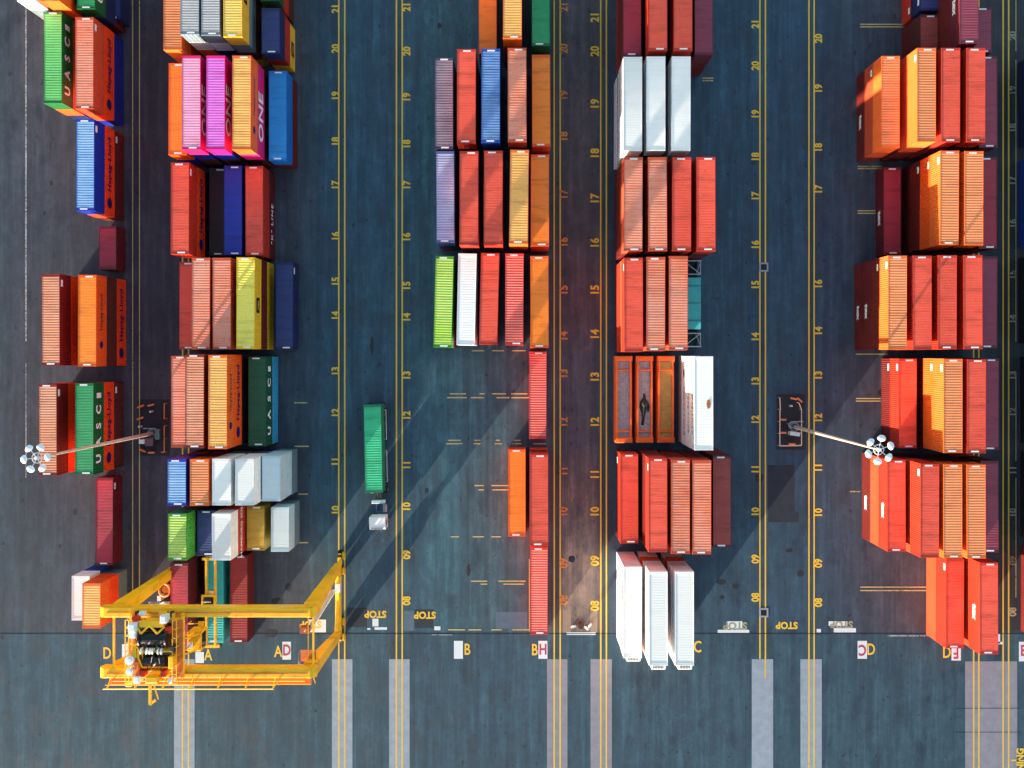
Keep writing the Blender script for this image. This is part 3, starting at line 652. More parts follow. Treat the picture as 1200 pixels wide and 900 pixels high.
# teal covered load on a dark flat rack, beside bay 15
rx, ry = (gx(822, 2.6)-1.22), (gy(305, 2.3)+gy(407, 2.3))/2
t = thing('covered_flat_rack', 'dark open flat rack with braced ends, right of the salmon stacks in bay 15', 'flat rack', (rx, ry, 0))
FRM = plain('dark_steel', (60, 66, 72), .55, .2)
mb = MB()
for s in (-1, 1):
    xa, xb = sorted((s*1.21, s*1.0)); mb.box(xa, xb, -6.09, 6.09, .02, .5)
for yy in (-6.05,-5,-4,-2,0,2,4,5,5.9): mb.box(-1.0, 1.0, yy, yy+.14, .1, .42)
mb.build('base_frame', FRM, t)
for s in (-1, 1):
    mb = MB()
    y_ = s*6.0
    for x_ in (-1.13, 1.13): mb.beam((x_, y_, .5), (x_, y_, 2.6), .16, .16); mb.beam((x_, y_-s*.1, 2.5), (x_*.75, y_-s*1.75, .5), .09, .09)
    mb.beam((-1.2, y_, 2.55), (1.2, y_, 2.55), .16, .16); mb.beam((-1.2, y_-s*1.85, 2.3), (1.2, y_-s*1.85, 2.3), .12, .12)
    mb.beam((-1.1, y_-s*.1, 2.45), (1.1, y_-s*1.8, 2.3), .1, .1)
    for x_ in (-1.13, 1.13): mb.beam((x_, y_-s*1.85, .5), (x_, y_-s*1.85, 2.3), .1, .1); mb.beam((x_, y_, 2.5), (x_, y_-s*1.85, 2.3), .08, .08)
    mb.build('end_frame', plain('pale_steel', (180, 196, 198), .5, .2), t)
t2 = thing('tarpaulin_crate', 'teal tarpaulin covered crate resting on the dark flat rack in bay 15', 'crate', (rx, ry+.05, .5))
mb = MB(); nseg = 16
for i in range(nseg):
    a, b_ = -3.6+7.2*i/nseg, -3.6+7.2*(i+1)/nseg
    za, zb = 2.05+.035*((i*7)%3-1), 2.05+.035*(((i+1)*7)%3-1)
    mb.add([(-1.15,a,za),(1.15,a,za-.02),(1.15,b_,zb-.02),(-1.15,b_,zb),(-1.17,a,0),(1.17,a,0),(1.17,b_,0),(-1.17,b_,0)], [(0,1,2,3),(1,5,6,2),(0,3,7,4)])
mb.add([(-1.15,-3.6,2.0),(1.15,-3.6,2.0),(1.17,-3.6,0),(-1.17,-3.6,0)], [(0,1,2,3)]); mb.add([(-1.15,3.6,2.0),(1.15,3.6,2.0),(1.17,3.6,0),(-1.17,3.6,0)], [(0,3,2,1)])
mb.build('cover', plain('teal_canvas', (70, 190, 192), .7, 0, .3), t2)
mb = MB()
for yy in (-2.4, 0, 2.4): mb.box(-1.19, 1.19, yy, yy+.08, 2.09, 2.12)
mb.build('strap', plain('strap_dark', (40, 90, 96), .7), t2)

# refrigeration units clipped to the south ends of the white stacks in bay 09
for (xl, y1, z, s_) in ((733, 771, 5.8, 'left'), (762.5, 780.5, 8.7, 'middle'), (793.5, 780.5, 8.7, 'right')):
    t = thing('cooling_unit', 'white clip-on cooling unit on south end of the %s tall white stack' % {'left':'leftmost','middle':'middle','right':'rightmost'}[s_], 'cooling unit',
              (gx(xl+9.5, z+2.4), gy(y1-1.5, z+2.9)-.02, z), 0, 'cooling units on the tall white stacks')
    mb = MB(); mb.box(-.95, .95, -.85, -.02, .25, 2.3); bevel(mb.build('housing', plain('unit_white', (226, 228, 230), .4), t), .12, 2)
    mb = MB()
    for i in range(7): mb.box(-.7+i*.2, -.6+i*.2, -.7, -.2, 2.3, 2.33)
    mb.build('grille', FRM, t)
    mb = MB(); mb.cyl((.4, -.86, 1.5), (.4, -.93, 1.5), .35, .35, 16); mb.build('fan', FRM, t)

# ------------------------------------------------------------------ truck
TX, TY = gx(446.9, 1), gy(575, 1)
t = thing('tractor_truck', 'white cab truck driving down the dark lane under a green container', 'truck', E(445.2, 575, 0), R(1.6))
# local y: container centre at +6.4 .. cab towards -y
WC = plain('cab_white', (236, 236, 238), .3, 0, .08); BLKT = plain('tyre_rubber', (16, 16, 18), .8)
mb = MB(); mb.box(-.48, -.30, -4.6, 2.2, .75, 1.0); mb.box(.30, .48, -4.6, 2.2, .75, 1.0)
for yy in (-3, -1.5, 0, 1.5): mb.box(-.3, .3, yy, yy+.2, .78, .96)
mb.build('chassis', plain('chassis_blue_grey', (54, 84, 112), .5, .3), t)
mb = MB()
prof = [(-5.15,.55),(-5.2,1.5),(-5.0,2.75),(-4.75,2.95),(-3.3,3.0),(-3.2,2.9),(-3.2,.7)]
vs = [(-1.13, y_, z_) for y_, z_ in prof] + [(1.13, y_, z_) for y_, z_ in prof]; k_ = len(prof)
mb.add(vs, [tuple(range(k_))[::-1], tuple(range(k_, 2*k_))] + [(i, (i+1)%k_, k_+(i+1)%k_, k_+i) for i in range(k_)])
cab = bevel(mb.build('cab', WC, t), .1, 3)
GL = plain('dark_glass', (12, 16, 22), .08)
mb = MB(); mb.beam((-.0, -5.19, 1.62), (0, -5.04, 2.62), 2.0, .03, up=(0, -1, .15)); mb.build('windscreen', GL, cab)
for s in (-1, 1):
    mb = MB(); mb.box(*sorted((s*1.125, s*1.145)), -4.6, -3.75, 1.75, 2.45); mb.build('side_window', GL, cab)
    mb = MB(); mb.box(*sorted((s*1.16, s*1.36)), -5.0, -4.9, 1.7, 2.5); mb.beam((s*1.12,-4.95,2.4),(s*1.3,-4.95,2.4),.04,.04); mb.build('mirror', plain('mirror_black',(30,30,34),.5), cab)
    mb = MB(); mb.cyl((s*.8,-5.20,.85),(s*.8,-5.24,.85),.13,.13,12); mb.build('headlight', plain('lamp_glass',(210,214,220),.15), cab)
mb = MB(); mb.beam((-.85,-4.85,2.97),(.85,-4.85,2.97),.3,.06); mb.build('sun_visor', plain('visor_grey',(150,156,164),.4), cab)
mb = MB(); mb.box(-.9, .95, -1.55, -1.1, 1.0, 1.75); bevel(mb.build('tool_box', plain('box_pale',(196,206,220),.4), t), .04, 1)
mb = MB(); mb.cyl((-.1,-.9,1.05),(-.1,-.2,1.35),.07,.07); mb.cyl((.25,-.9,1.05),(.2,-.2,1.35),.06,.06); mb.build('air_hose', plain('hose_orange',(206,110,40),.5), t)
mb = MB(); mb.cyl((.78,-2.9,.75),(.78,-1.8,.75),.32,.32,14); mb.build('fuel_tank', plain('tank_steel',(150,156,162),.3,.6), t)
mb = MB(); mb.cyl((0,.6,1.0),(0,.6,1.12),.5,.5,20); mb.build('fifth_wheel', FRM, t)
def wheel(par, x_, y_, w=.3):
    mb = MB(); mb.cyl((x_-w/2, y_, .5), (x_+w/2, y_, .5), .5, .5, 20); o = mb.build('wheel', BLKT, par)
    mb = MB(); mb.cyl((x_-w/2-.01, y_, .5), (x_+w/2+.01, y_, .5), .27, .27, 14); mb.build('rim', plain('rim_steel',(170,172,176),.35,.5), o)
for y_ in (-4.1, .2, 1.5):
    for s in (-1, 1): wheel(t, s*.98, y_, .3 if y_ < -3 else .52)
tr = thing('container_trailer', 'skeletal trailer carrying a green container behind the white truck', 'trailer', E(442.6, 522.5, 0), R(1.1))
mb = MB(); mb.box(-.5,-.34,-5.9,6.1,1.0,1.2); mb.box(.34,.5,-5.9,6.1,1.0,1.2)
for yy in (-5.9,-3,0,3,5.9): mb.box(-1.2,1.2,yy-.1,yy+.1,1.02,1.19)
mb.build('trailer_frame', plain('trailer_dark',(50,54,60),.5,.3), tr)
for y_ in (3.2, 4.5, 5.7):
    for s in (-1, 1): wheel(tr, s*.95, y_, .52)
mb = MB()
for a, b_ in ((-5.0,-.6),(1.0,5.2)): mb.tube([(1.42,a,.95),(1.42,b_,.95)],.05); mb.tube([(1.42,a,.95),(1.0,a,1.08)],.03); mb.tube([(1.42,b_,.95),(1.0,b_,1.08)],.03)
mb.build('side_guard', plain('guard_white',(214,216,220),.4), tr)
for y_ in (-2.6,-2.0): 
    mb = MB(); mb.beam((.42,y_,.1),(.42,y_,1.0),.12,.12); mb.build('landing_leg', FRM, tr)
container('J', 40, 2.59, (E(442.6,522.5).x, E(442.6,522.5).y, 1.2), R(1.1), 'green container with pale scuffs riding on the trailer in the lane', 1, '', group='containers on trailers', roofmark=True)
mb = MB()
base_ = E(442.6, 522.5)
# ------------------------------------------------------------------ high masts
MST = plain('mast_galvanised', (206, 190, 176), .5, .2, .4, .8)
def mast(px, py, label, rot, z=30.0):
    t = thing('light_mast', label, 'light mast', E(px, py), R(rot))
    mb = MB(); mb.cyl((0,0,.0),(0,0,.5),.75,.72,16); mb.build('plinth', plain('plinth',(130,130,134),.85), t)
    mb = MB(); mb.cyl((0,0,.5),(0,0,z-.2),.27,.11,14); o = mb.build('mast_pole', MST, t)
    mb = MB(); mb.cyl((0,0,.5),(0,0,.56),.45,.45,16)
    for i in range(8): a = i*math.pi/4; mb.cyl((math.cos(a)*.38,math.sin(a)*.38,.56),(math.cos(a)*.38,math.sin(a)*.38,.64),.03,.03,6)
    mb.build('base_flange', FRM, o)
    mb = MB(); n = 24; r0 = .55
    pts = [(math.cos(2*math.pi*i/n)*r0, math.sin(2*math.pi*i/n)*r0, z-.25) for i in range(n+1)]
    mb.tube(pts, .045, 6); mb.cyl((0,0,z-.5),(0,0,z+.1),.2,.2,12)
    for i in range(6): a = i*math.pi/3; mb.beam((0,0,z-.2),(math.cos(a)*1.1,math.sin(a)*1.1,z-.1),.07,.07)
    mb.build('head_ring', plain('head_steel',(226,228,232),.4,0,.1), t)
    for i in range(6):
        a = i*math.pi/3; c = Vector((math.cos(a), math.sin(a), 0)); p = Vector((0,0,z))
        mb = MB(); d = c
        b0 = p + c*.95; b1 = p + c*1.62; side = Vector((-c.y, c.x, 0)); rings = []
        for k_ in range(9):
            u = k_/8; rad = .14 + .34*math.sin(math.pi*min(1, u*1.0)**.75*.92) ; q = b0.lerp(b1, u)
            rings.append([tuple(q + side*math.cos(2*math.pi*j_/14)*rad + Vector((0, 0, math.sin(2*math.pi*j_/14)*rad*.28))) for j_ in range(14)])
        mb.add([v for rg in rings for v in rg], [tuple(range(14)), tuple(range(8*14+13, 8*14-1, -1))] + [(a*14+j_, (a+1)*14+j_, (a+1)*14+(j_+1)%14, a*14+(j_+1)%14) for a in range(8) for j_ in range(14)])
        lm = mb.build('floodlight', plain('lamp_housing',(226,236,246),.3,0,.1), t); smooth(lm)
        mb = MB(); mb.cyl(p + c*1.35 + Vector((0,0,-.08)), p + c*1.35 + Vector((0,0,-.17)), .26, .26, 14); mb.build('lens', plain('lamp_lens',(120,140,160),.1), lm)
    return t
mast(930, 500, 'tall pole light mast inside the pale fence between fourth and far-right blocks', 20)
mast(180.3, 507.5, 'tall pole light mast inside orange rails left of the gantry crane block', 5)
# rails and equipment round the mast bases
WR = paint('rail_white', (222, 196, 176), .3, .4, .5); OR = paint('rail_orange', (232, 128, 74), .4, .35, .5)
def rail_loop(name, label, pts, mat, post_every=1.6, h=.9, r=.075, grp='guard rails round the masts'):
    p3 = [Vector((gx(a, h), gy(b_, h), 0)) for a, b_ in pts]; o0 = p3[0]
    t = thing(name, label, 'guard rail', o0, 0, grp)
    mb = MB(); mb.tube([p-o0+Vector((0,0,h)) for p in p3], r); mb.build('rail', mat, t)
    for a, b_ in zip(p3, p3[1:]):
        L = (b_-a).length; k = max(1, int(L/post_every))
        for i in range(k+ (b_ is p3[-1])):
            q = a.lerp(b_, i/k)-o0
            mb = MB(); mb.cyl(q, q+Vector((0,0,h)), r*.8, r*.8, 8); mb.build('post', mat, t)
    return t
rail_loop('guard_rail', 'pale pink tubular fence enclosing the mast base left of bay 12 numbers', [(914,480),(913.8,522.5),(939.3,522),(939.3,480),(936,472)], WR)
rail_loop('guard_rail', 'short pale rail at top left corner of the right mast enclosure', [(913.8,466),(914.5,480)], WR)
rail_loop('guard_rail', 'long orange rail beside left mast base, lower one of the pair', [(192.5,499),(192.5,530),(189,530)], OR)
rail_loop('guard_rail', 'long orange rail beside left mast base, upper one of the pair', [(192.5,473),(192.5,491)], OR)
def bollard(px, py, mat, label, lay=None):
    t = thing('bollard', label, 'bollard', E(px, py), 0, 'bollards round the mast bases')
    mb = MB()
    if lay: d = Vector(lay); mb.cyl(Vector((0,0,.45))-d*.45, Vector((0,0,.5))+d*.45, .13, .13, 12); mb.cyl((0,0,0),(0,0,.4),.1,.1,8)
    else: mb.cyl((0,0,0),(0,0,.9),.14,.14,12); mb.cyl((0,0,.9),(0,0,.97),.14,.06,12)
    mb.build('post', mat, t)
    mb = MB(); mb.cyl((0,0,0),(0,0,.03),.22,.22,12); mb.build('base_plate', FRM, t); return t
wb = plain('bollard_white', (214,214,220), .5)
for px, py, m_, lb, ly in ((166.5,476,OR,'orange stub rail at top left corner of left mast enclosure',(1,.4,0)),(178.5,474.5,OR,'orange stub rail at top centre of left mast enclosure',(1,.25,0)),
        (166,490,OR,'orange stub rail on left side of left mast enclosure',(1,.3,0)),(179,482,wb,'small white post near top of left mast enclosure',None),(165.8,499.5,wb,'small white post at left edge of left mast enclosure',None),
        (168.5,527.5,OR,'orange stub rail at bottom left of left mast enclosure',(1,-.4,0)),(179,530,OR,'orange stub rail at bottom of left mast enclosure',(1,0,0)),
        (929,467,OR,'orange stub rail at top centre of right mast enclosure',(1,-.2,0)),(936,468.5,OR,'orange stub rail at top right corner of right mast enclosure',(.7,-.7,0)),
        (925.6,475.3,wb,'small white post near top of right mast enclosure',None),(916.5,491.5,OR,'orange stub rail on left side of right mast enclosure, upper',(1,0,0)),(916.5,506.7,OR,'orange stub rail on left side of right mast enclosure, lower',(1,0,0)),(927,520,OR,'orange stub rail at bottom of right mast enclosure',(1,0,0))):
    bollard(px, py, m_, lb, ly)
def cabinet(px, py, lx, ly, h, rgb, label, rz=0):
    t = thing('equipment_cabinet', label, 'cabinet', E(px, py), R(rz), 'equipment cabinets at the masts')
    mb = MB(); mb.box(-lx/2, lx/2, -ly/2, ly/2, 0, h); bevel(mb.build('housing', plain('cabinet_%d' % rgb[0], rgb, .45), t), .03, 1)
    mb = MB(); mb.box(-lx/2+.06, lx/2-.06, -ly/2-.02, -ly/2, .1, h-.1); mb.build('door', plain('cabinet_door', (120,126,134), .45), t)
    mb = MB(); mb.box(-lx/2-.05, lx/2+.05, -ly/2-.06, ly/2+.05, h, h+.05); mb.build('cap', plain('cabinet_cap_%d' % rgb[0], rgb, .4), t); return t
cabinet(928.5, 507.5, 1.3, .45, 1.2, (206,216,224), 'low white cabinet beside the right mast base', -8)
cabinet(179.5, 517, 1.0, 1.0, 1.3, (96,72,86), 'squat dusky purple cabinet below the left mast base')
cabinet(170.5, 516.5, .7, .5, 1.2, (220,224,230), 'small white cabinet left of the purple cabinet')
cabinet(188.5, 508, .5, 1.4, 1.2, (84,110,112), 'narrow grey green cabinet between left mast and orange rail')
for px, py, lb, x0, x1 in ((930,497,'grey hooped frame round the right mast foot', -1, .5),(180,505,'pale hooped frame round the left mast foot', -.9, .9)):
    s = -1 if px > 600 else 1
    t = thing('access_hoop', lb, 'frame', E(px, py), 0, 'hooped frames round the mast feet')
    mb = MB(); pts = [(s*-1.1, .42, .9)] + [(s*(.55+.45*math.sin(math.pi*i/8)), .42-.84*i/8, .9) for i in range(9)] + [(s*-.2, -.42, .9)]
    mb.tube(pts, .06); mb.build('hoop', plain('hoop_steel', (150,172,188), .4, .3), t)
    mb = MB()
    for p in (pts[0], pts[4], pts[-1]): mb.cyl((p[0], p[1], 0), p, .05, .05, 6)
    mb.build('leg', plain('hoop_steel', (150,172,188), .4, .3), t)

# small litter of the lane end: rusty drum on the white plate, pale debris
t = thing('steel_drum', 'rusty brown drum standing at the white mat below bay 08', 'drum', E(680.5, 731.5), 0)
mb = MB(); mb.cyl((0,0,0),(0,0,.88),.42,.42,20); mb.build('shell', plain('rust', (134, 62, 36), .8, 0, .6, 4), t)
mb = MB()
for z_ in (.28,.58,.86): mb.cyl((0,0,z_),(0,0,z_+.03),.44,.44,20)
mb.build('hoop', plain('rust_dark', (70, 34, 26), .8), t)
for i, (px, py, rz, lb) in enumerate(((672,734,20,'broken white board lying left of the rusty drum'),(687,736,-35,'broken white board lying right of the rusty drum'),(691,733,60,'small white board scrap at the right end of the white mat'))):
    mb = MB(); mb.add([(-.4,-.15,.02),(.35,-.2,.02),(.45,.1,.02),(-.1,.22,.02),(-.42,.08,.02),(-.4,-.15,.08),(.35,-.2,.1),(.45,.1,.08),(-.1,.22,.12),(-.42,.08,.07)], [(5,6,7,8,9),(0,1,6,5),(1,2,7,6),(2,3,8,7),(3,4,9,8),(4,0,5,9)])
    tag(mb.build('broken_board', plain('board_white', (214,210,206), .7), None, E(px, py), R(rz)), lb, 'debris', 'scraps round the rusty drum')

# ------------------------------------------------------------------ rubber tyred gantry crane
CY = paint('crane_yellow', (250, 186, 12), .3, .5, .4); CO = paint('crane_orange_deck', (214, 112, 42), .5, .5, .7)
CW = plain('crane_white', (226, 230, 236), .4, 0, .1); CB = plain('crane_black', (18, 19, 24), .5); CR = paint('crane_red', (208, 44, 20), .2, .2, .4)
CG = plain('crane_galvanised', (170, 168, 170), .45, .4)
XL, XR, YN, YS = 217.5, 400.5, 671.6, 731.0
t = thing('gantry_crane', 'yellow rubber tyred gantry crane straddling the bottom rows of its block', 'crane', E((XL+XR)/2, (YN+YS)/2, 0))
o0 = t.location
def C(x, y, z): return E(x, y, z) - Vector((o0.x, o0.y, 0))
def part(name, mb, mat, par=None): return mb.build(name, mat, par or t)
girders = []
for yy in (YN, YS+1):
    mb = MB(); mb.beam(C(196.5, yy, 18.2), C(402, yy, 18.2), 1.15, 1.5)
    gd = bevel(part('girder', mb, CY), .06, 2); girders.append(gd)
    mb = MB(); a = C(200, yy, 18.98); b_ = C(399, yy, 18.98); mb.beam(a, b_, .12, .1); part('trolley_rail', mb, CO, gd)
    for x in (197, 401.5):
        mb = MB(); mb.cyl(C(x, yy, 18.2)+Vector((0,-.62,0)), C(x, yy, 18.2)+Vector((0,.62,0)), .72, .72, 18); part('end_cap', mb, CY, gd)
    mb = MB(); n = 14
    for i in range(1, n): x = 198+i*(202/n); p = C(x, yy, 18.2); mb.box(p.x-.03, p.x+.03, p.y-.59, p.y+.59, 17.5, 18.96)
    part('stiffener', mb, CY, gd)
# legs: splayed box legs from the sill ends to the girder ends
for x, xt in ((XL+1, 207), (XR, 399.5)):
    for yf, yt in ((659, YN), (737, YS)):
        mb = MB(); mb.beam(C(x, yf, 2.6), C(xt, yt, 17.6), 1.1, .8, 1.5, 1.7, up=(1, 0, 0))
        lg = bevel(part('leg', mb, CY), .05, 2)
        mb = MB(); p = C(xt, yt, 17.3); mb.box(p.x-.75, p.x+.75, p.y-.75, p.y+.75, 17.0, 17.42); part('flange', mb, CY, lg)
for x in (XL+1, XR):
    mb = MB(); mb.beam(C(x, 656, 2.2), C(x, 740, 2.2), .7, .9); mb.beam(C(x, 664, 3.1), C(x, 697, 2.7), .5, 1.0, .4, .1); mb.beam(C(x, 732, 3.1), C(x, 699, 2.7), .5, 1.0, .4, .1)
    bevel(part('sill_beam', mb, CY), .04, 1)
    for yb in (658, 735):
        mb = MB(); mb.beam(C(x, yb-12, 1.25), C(x, yb+12, 1.25), .5, .45); mb.beam(C(x, yb, 1.3), C(x, yb, 2.0), .6, .6)
        bg_ = bevel(part('bogie', mb, CY), .05, 1)
        for dy in (-9, 9):
            p = C(x, yb+dy, .75)
            mb = MB(); mb.cyl(p+Vector((-.28,0,0)), p+Vector((.28,0,0)), .75, .75, 24); part('wheel', mb, BLKT, bg_)
            mb = MB(); mb.box(p.x+.30, p.x+.6, p.y-.45, p.y+.45, .6, 1.3); part('drive_motor', mb, CY, bg_)
# end ties between the girders with cat ladder rungs
for x in (206, 404.5):
    mb = MB(); mb.beam(C(x, YN+4, 18.7), C(x, YS-4, 18.7), .22, .22)
    if x < 300: pass
    else: mb.beam(C(x-6, YN+4, 18.3), C(x-6, YS-4, 18.3), .1, .1)
    part('end_tie', mb, CY)
# south walkway with handrail
mb = MB(); p0, p1 = C(199, 740.5, 18.1), C(401, 740.5, 18.1)
mb.box(p0.x, p1.x, p0.y-.55, p0.y+.55, 18.05, 18.12); wk = part('walkway', mb, CO)
mb = MB()
for i in range(22): x = p0.x + (p1.x-p0.x)*i/21; mb.beam((x, p0.y+.6, 17.6), (x+.5, p0.y-.55, 18.02), .08, .1)
mb.beam((p0.x, p0.y-.58, 18.08), (p1.x, p0.y-.58, 18.08), .1, .2); part('bracket', mb, CY, wk)
hr = C(199, 746.5, 0).y
xe = C(366, 0, 0).x
mb = MB(); mb.tube([(p0.x-.2, hr, 19.25), (xe, hr, 19.25)], .075); mb.tube([(p0.x+.6, hr+.75, 18.75), (p1.x-.6, hr+.75, 18.75)], .06); mb.tube([(p0.x-.2, hr+.25, 18.7), (xe, hr+.25, 18.7)], .03)
hd = part('handrail', mb, CY)
for i in range(7):
    x = p0.x + .2 + (xe-p0.x-.3)*i/6
    mb = MB(); mb.tube([(x, hr+.9, 18.1), (x, hr, 19.25)], .06); mb.tube([(x, hr, 19.25), (x+.55, hr+.75, 18.75)], .05); part('stanchion', mb, CY, hd)
# corner platforms and stairs at the right hand side
mb = MB(); p = C(395, 722, 17.0); mb.box(p.x-1, p.x+.9, p.y-.7, p.y+.7, 16.2, 16.26); pf = part('platform', mb, CO)
mb = MB()
for a, b_ in (((-1,-.7),(.9,-.7)),((-1,-.7),(-1,.7)),((-1,.7),(.9,.7))): mb.tube([(p.x+a[0], p.y+a[1], 17.3), (p.x+b_[0], p.y+b_[1], 17.3)], .04)
for a in ((-1,-.7),(-1,.7),(.9,-.7),(.9,.7)): mb.tube([(p.x+a[0], p.y+a[1], 16.26), (p.x+a[0], p.y+a[1], 17.3)], .04)
part('platform_rail', mb, CG, pf)
mb = MB(); p = C(385, 706, 0); mb.box(p.x-1.0, p.x+.4, p.y-.6, p.y+.5, 11.9, 12.0); mb.box(p.x-.8, p.x+.2, p.y-.4, p.y+.3, 12.0, 12.6); part('landing', mb, paint('landing_brown', (150, 84, 50), .3, .3))
a, b_ = C(396.5, 685, 3.0), C(387, 706, 12.0)
mb = MB()
for s in (-.35, .35): mb.beam(a+Vector((s,0,0)), b_+Vector((s,0,0)), .06, .2)
for i in range(26): q = a.lerp(b_, i/25); mb.box(q.x-.35, q.x+.35, q.y-.1, q.y+.1, q.z, q.z+.03)
stair = part('stair', mb, CG)
mb = MB()
for s in (-.4, .4): mb.tube([a+Vector((s,0,1.0)), b_+Vector((s,0,1.0))], .045)
for i in range(7):
    q = a.lerp(b_, i/6)
    for s in (-.4, .4): mb.tube([q+Vector((s,0,0)), q+Vector((s,0,1.0))], .03)
part('stair_rail', mb, CW, stair)
mb = MB(); p = C(401.5, 682, 3); mb.box(p.x-.35, p.x+.35, p.y-.6, p.y+.6, 2.7, 3.5); part('control_box', mb, CW)
# diesel set on the left sill
mb = MB(); p = C(206.5, 690, 0); mb.box(p.x-1.1, p.x+1.0, p.y-2.0, p.y+2.0, 2.4, 2.7); ps = part('power_unit', mb, CB)
mb = MB(); n = 16; mb.tube([(p.x+math.cos(2*math.pi*i/n)*.75, p.y+.9+math.sin(2*math.pi*i/n)*.85, 4.0) for i in range(n+1)], .16); mb.cyl((p.x,p.y+.9,2.7),(p.x,p.y+.9,3.8),.5,.5,14); part('fan_ring', mb, paint('ring_orange', (210,120,30), .3, .4), ps)
mb = MB(); mb.box(p.x-1.0,p.x-.5,p.y-.6,p.y+.1,2.7,4.1); mb.box(p.x-.7,p.x+.3,p.y-1.5,p.y-1.0,2.7,4.0); part('switch_box', mb, CW, ps)
mb = MB()
for i in range(5): mb.box(p.x-2.6+i*.42, p.x-2.35+i*.42, p.y-1.7, p.y-1.2, 2.7, 3.2+.1*(i%2))
mb.box(p.x-2.8,p.x-.9,p.y-1.8,p.y-1.1,2.5,2.7); part('cable_box', mb, CG, ps)
# trolley ------------------------------------------------
TZ = 19.1
tx0, tx1, ty0, ty1 = 224.5, 279, 671, 739
mb = MB()
for x in (tx0+2, 234, 268, tx1-2): mb.beam(C(x, ty0, TZ+.35), C(x, ty1-4, TZ+.35), .32, .5)
for y in (677, 706, 727): mb.beam(C(tx0+2, y, TZ+.35), C(tx1-2, y, TZ+.35), .28, .4)
tl = bevel(part('trolley', mb, CY), .03, 1)
mb = MB()
for x in (tx0, tx0+3.4, tx0+6.8): mb.tube([C(x, ty0+4, TZ+1.5), C(x, ty1-2, TZ+1.5)], .06)
for i in range(9): y = ty0+4+(ty1-ty0-6)*i/8; mb.tube([C(tx0, y, TZ+1.5), C(tx0+6.8, y, TZ+1.5)], .045); mb.tube([C(tx0, y, TZ+.5), C(tx0, y, TZ+1.5)], .045)
part('side_ladder', mb, CY, tl)
mb = MB()
for x in (270.5, 274.5): mb.tube([C(x, ty0+4, TZ+1.5), C(x, ty1-2, TZ+1.5)], .06)
for i in range(8): y = ty0+4+(ty1-ty0-6)*i/7; mb.tube([C(270.5, y, TZ+1.5), C(274.5, y, TZ+1.5)], .045); mb.tube([C(274.5, y, TZ+.5), C(274.5, y, TZ+1.5)], .045)
part('handrail', mb, CY, tl)
mb = MB(); a = C(tx0+1, 0, 0).x; b_ = C(234, 0, 0).x; mb.box(a, b_, C(0,ty1-6,0).y, C(0,ty0+6,0).y, TZ+.62, TZ+.68)
a, c_ = C(268,0,0).x, C(tx1-1,0,0).x; mb.box(a, c_, C(0,ty1-6,0).y, C(0,ty0+6,0).y, TZ+.62, TZ+.68); part('deck', mb, CO, tl)
mb = MB(); a = C(236,0,0).x; b_ = C(266,0,0).x; mb.box(a, b_, C(0,725,0).y, C(0,682,0).y, TZ-.3, TZ-.1); part('machine_floor', mb, CB, tl)
mb = MB(); mb.cyl(C(238, 694, TZ+.9), C(264, 694, TZ+.9), .85, .85, 24); dr = part('rope_drum', mb, CB, tl)
mb = MB()
for x in (238, 264): mb.cyl(C(x-.8, 694, TZ+.9), C(x+.8, 694, TZ+.9), 1.05, 1.05, 24)
part('drum_flange', mb, CB, dr)
mb = MB()
for i in range(18): x = 239.5+i*23/17; mb.cyl(C(x-.25, 694, TZ+.9), C(x+.25, 694, TZ+.9), .885, .885, 20)
part('rope_winding', mb, plain('rope_dark', (44, 46, 54), .4, .4), dr)
mb = MB(); mb.cyl(C(240, 717, TZ+.7), C(262, 717, TZ+.7), .65, .65, 20); part('rope_drum', mb, CB, tl)
mb = MB(); mb.beam(C(236, 706.5, TZ+1.0), C(269, 706.5, TZ+1.0), .22, .25); part('sheave_beam', mb, CY, tl)
mb = MB()
for x in (240, 245.5, 248.7, 251.5, 257, 260): mb.cyl(C(x-.5, 705, TZ+1.5), C(x+.5, 705, TZ+1.5), .38, .38, 14)
part('sheave', mb, CW, tl)
for x, y, r_, h_, lb in ((233,681,.5,1.7,'b'),(233,688,.42,1.5,'b'),(229,714,.62,1.4,'w'),(229,725,.5,1.3,'w'),(236,733,.42,1.2,'b'),(268,735,.42,1.0,'w'),(262,674,.45,1.2,'b')):
    mb = MB(); p = C(x, y, 0)
    r_ *= .85; (mb.cyl((p.x,p.y,TZ+.6),(p.x,p.y,TZ+.4+h_),r_,r_,16), mb.cyl((p.x,p.y,TZ+.4+h_),(p.x,p.y,TZ+.46+h_),r_*.55,r_*.5,16)) if lb == 'w' else (mb.box(p.x-r_,p.x+r_,p.y-r_*1.2,p.y+r_*1.2,TZ+.6,TZ+.5+h_), mb.box(p.x-r_*.7,p.x+r_*.7,p.y-r_*.9,p.y+r_*.9,TZ+.5+h_,TZ+.56+h_)); part('motor', mb, CW, tl)
for x0, x1, y0, y1, h_, m_ in ((230,236,672,678,.9,CR),(262,268,683,689,.8,CR),(238,243,725,731,.9,CR),(258,263,725,731,.9,CR),(238,262,676,682,1.1,CY),(241,259,678,683,.9,paint('gear_orange',(236,110,16),.2,.2)),
        (268,273,700,706,1.1,CB),(267,272,710,722,1.2,CY),(230,235,700,712,1.0,CY),(234,238,716,729,1.1,paint('gear_orange',(236,110,16),.2,.2)),(245,257,730,736,1.3,CY),(222.5,229,738,742,.5,CY),(236,242,668,672,.6,CW),(255,262,668,672,.5,CY)):
    mb = MB(); a, b_ = C(x0,y1,0), C(x1,y0,0); mb.box(a.x,b_.x,a.y,b_.y,TZ+.5,TZ+.5+h_); bevel(part('gearbox', mb, m_, tl), .08, 2)
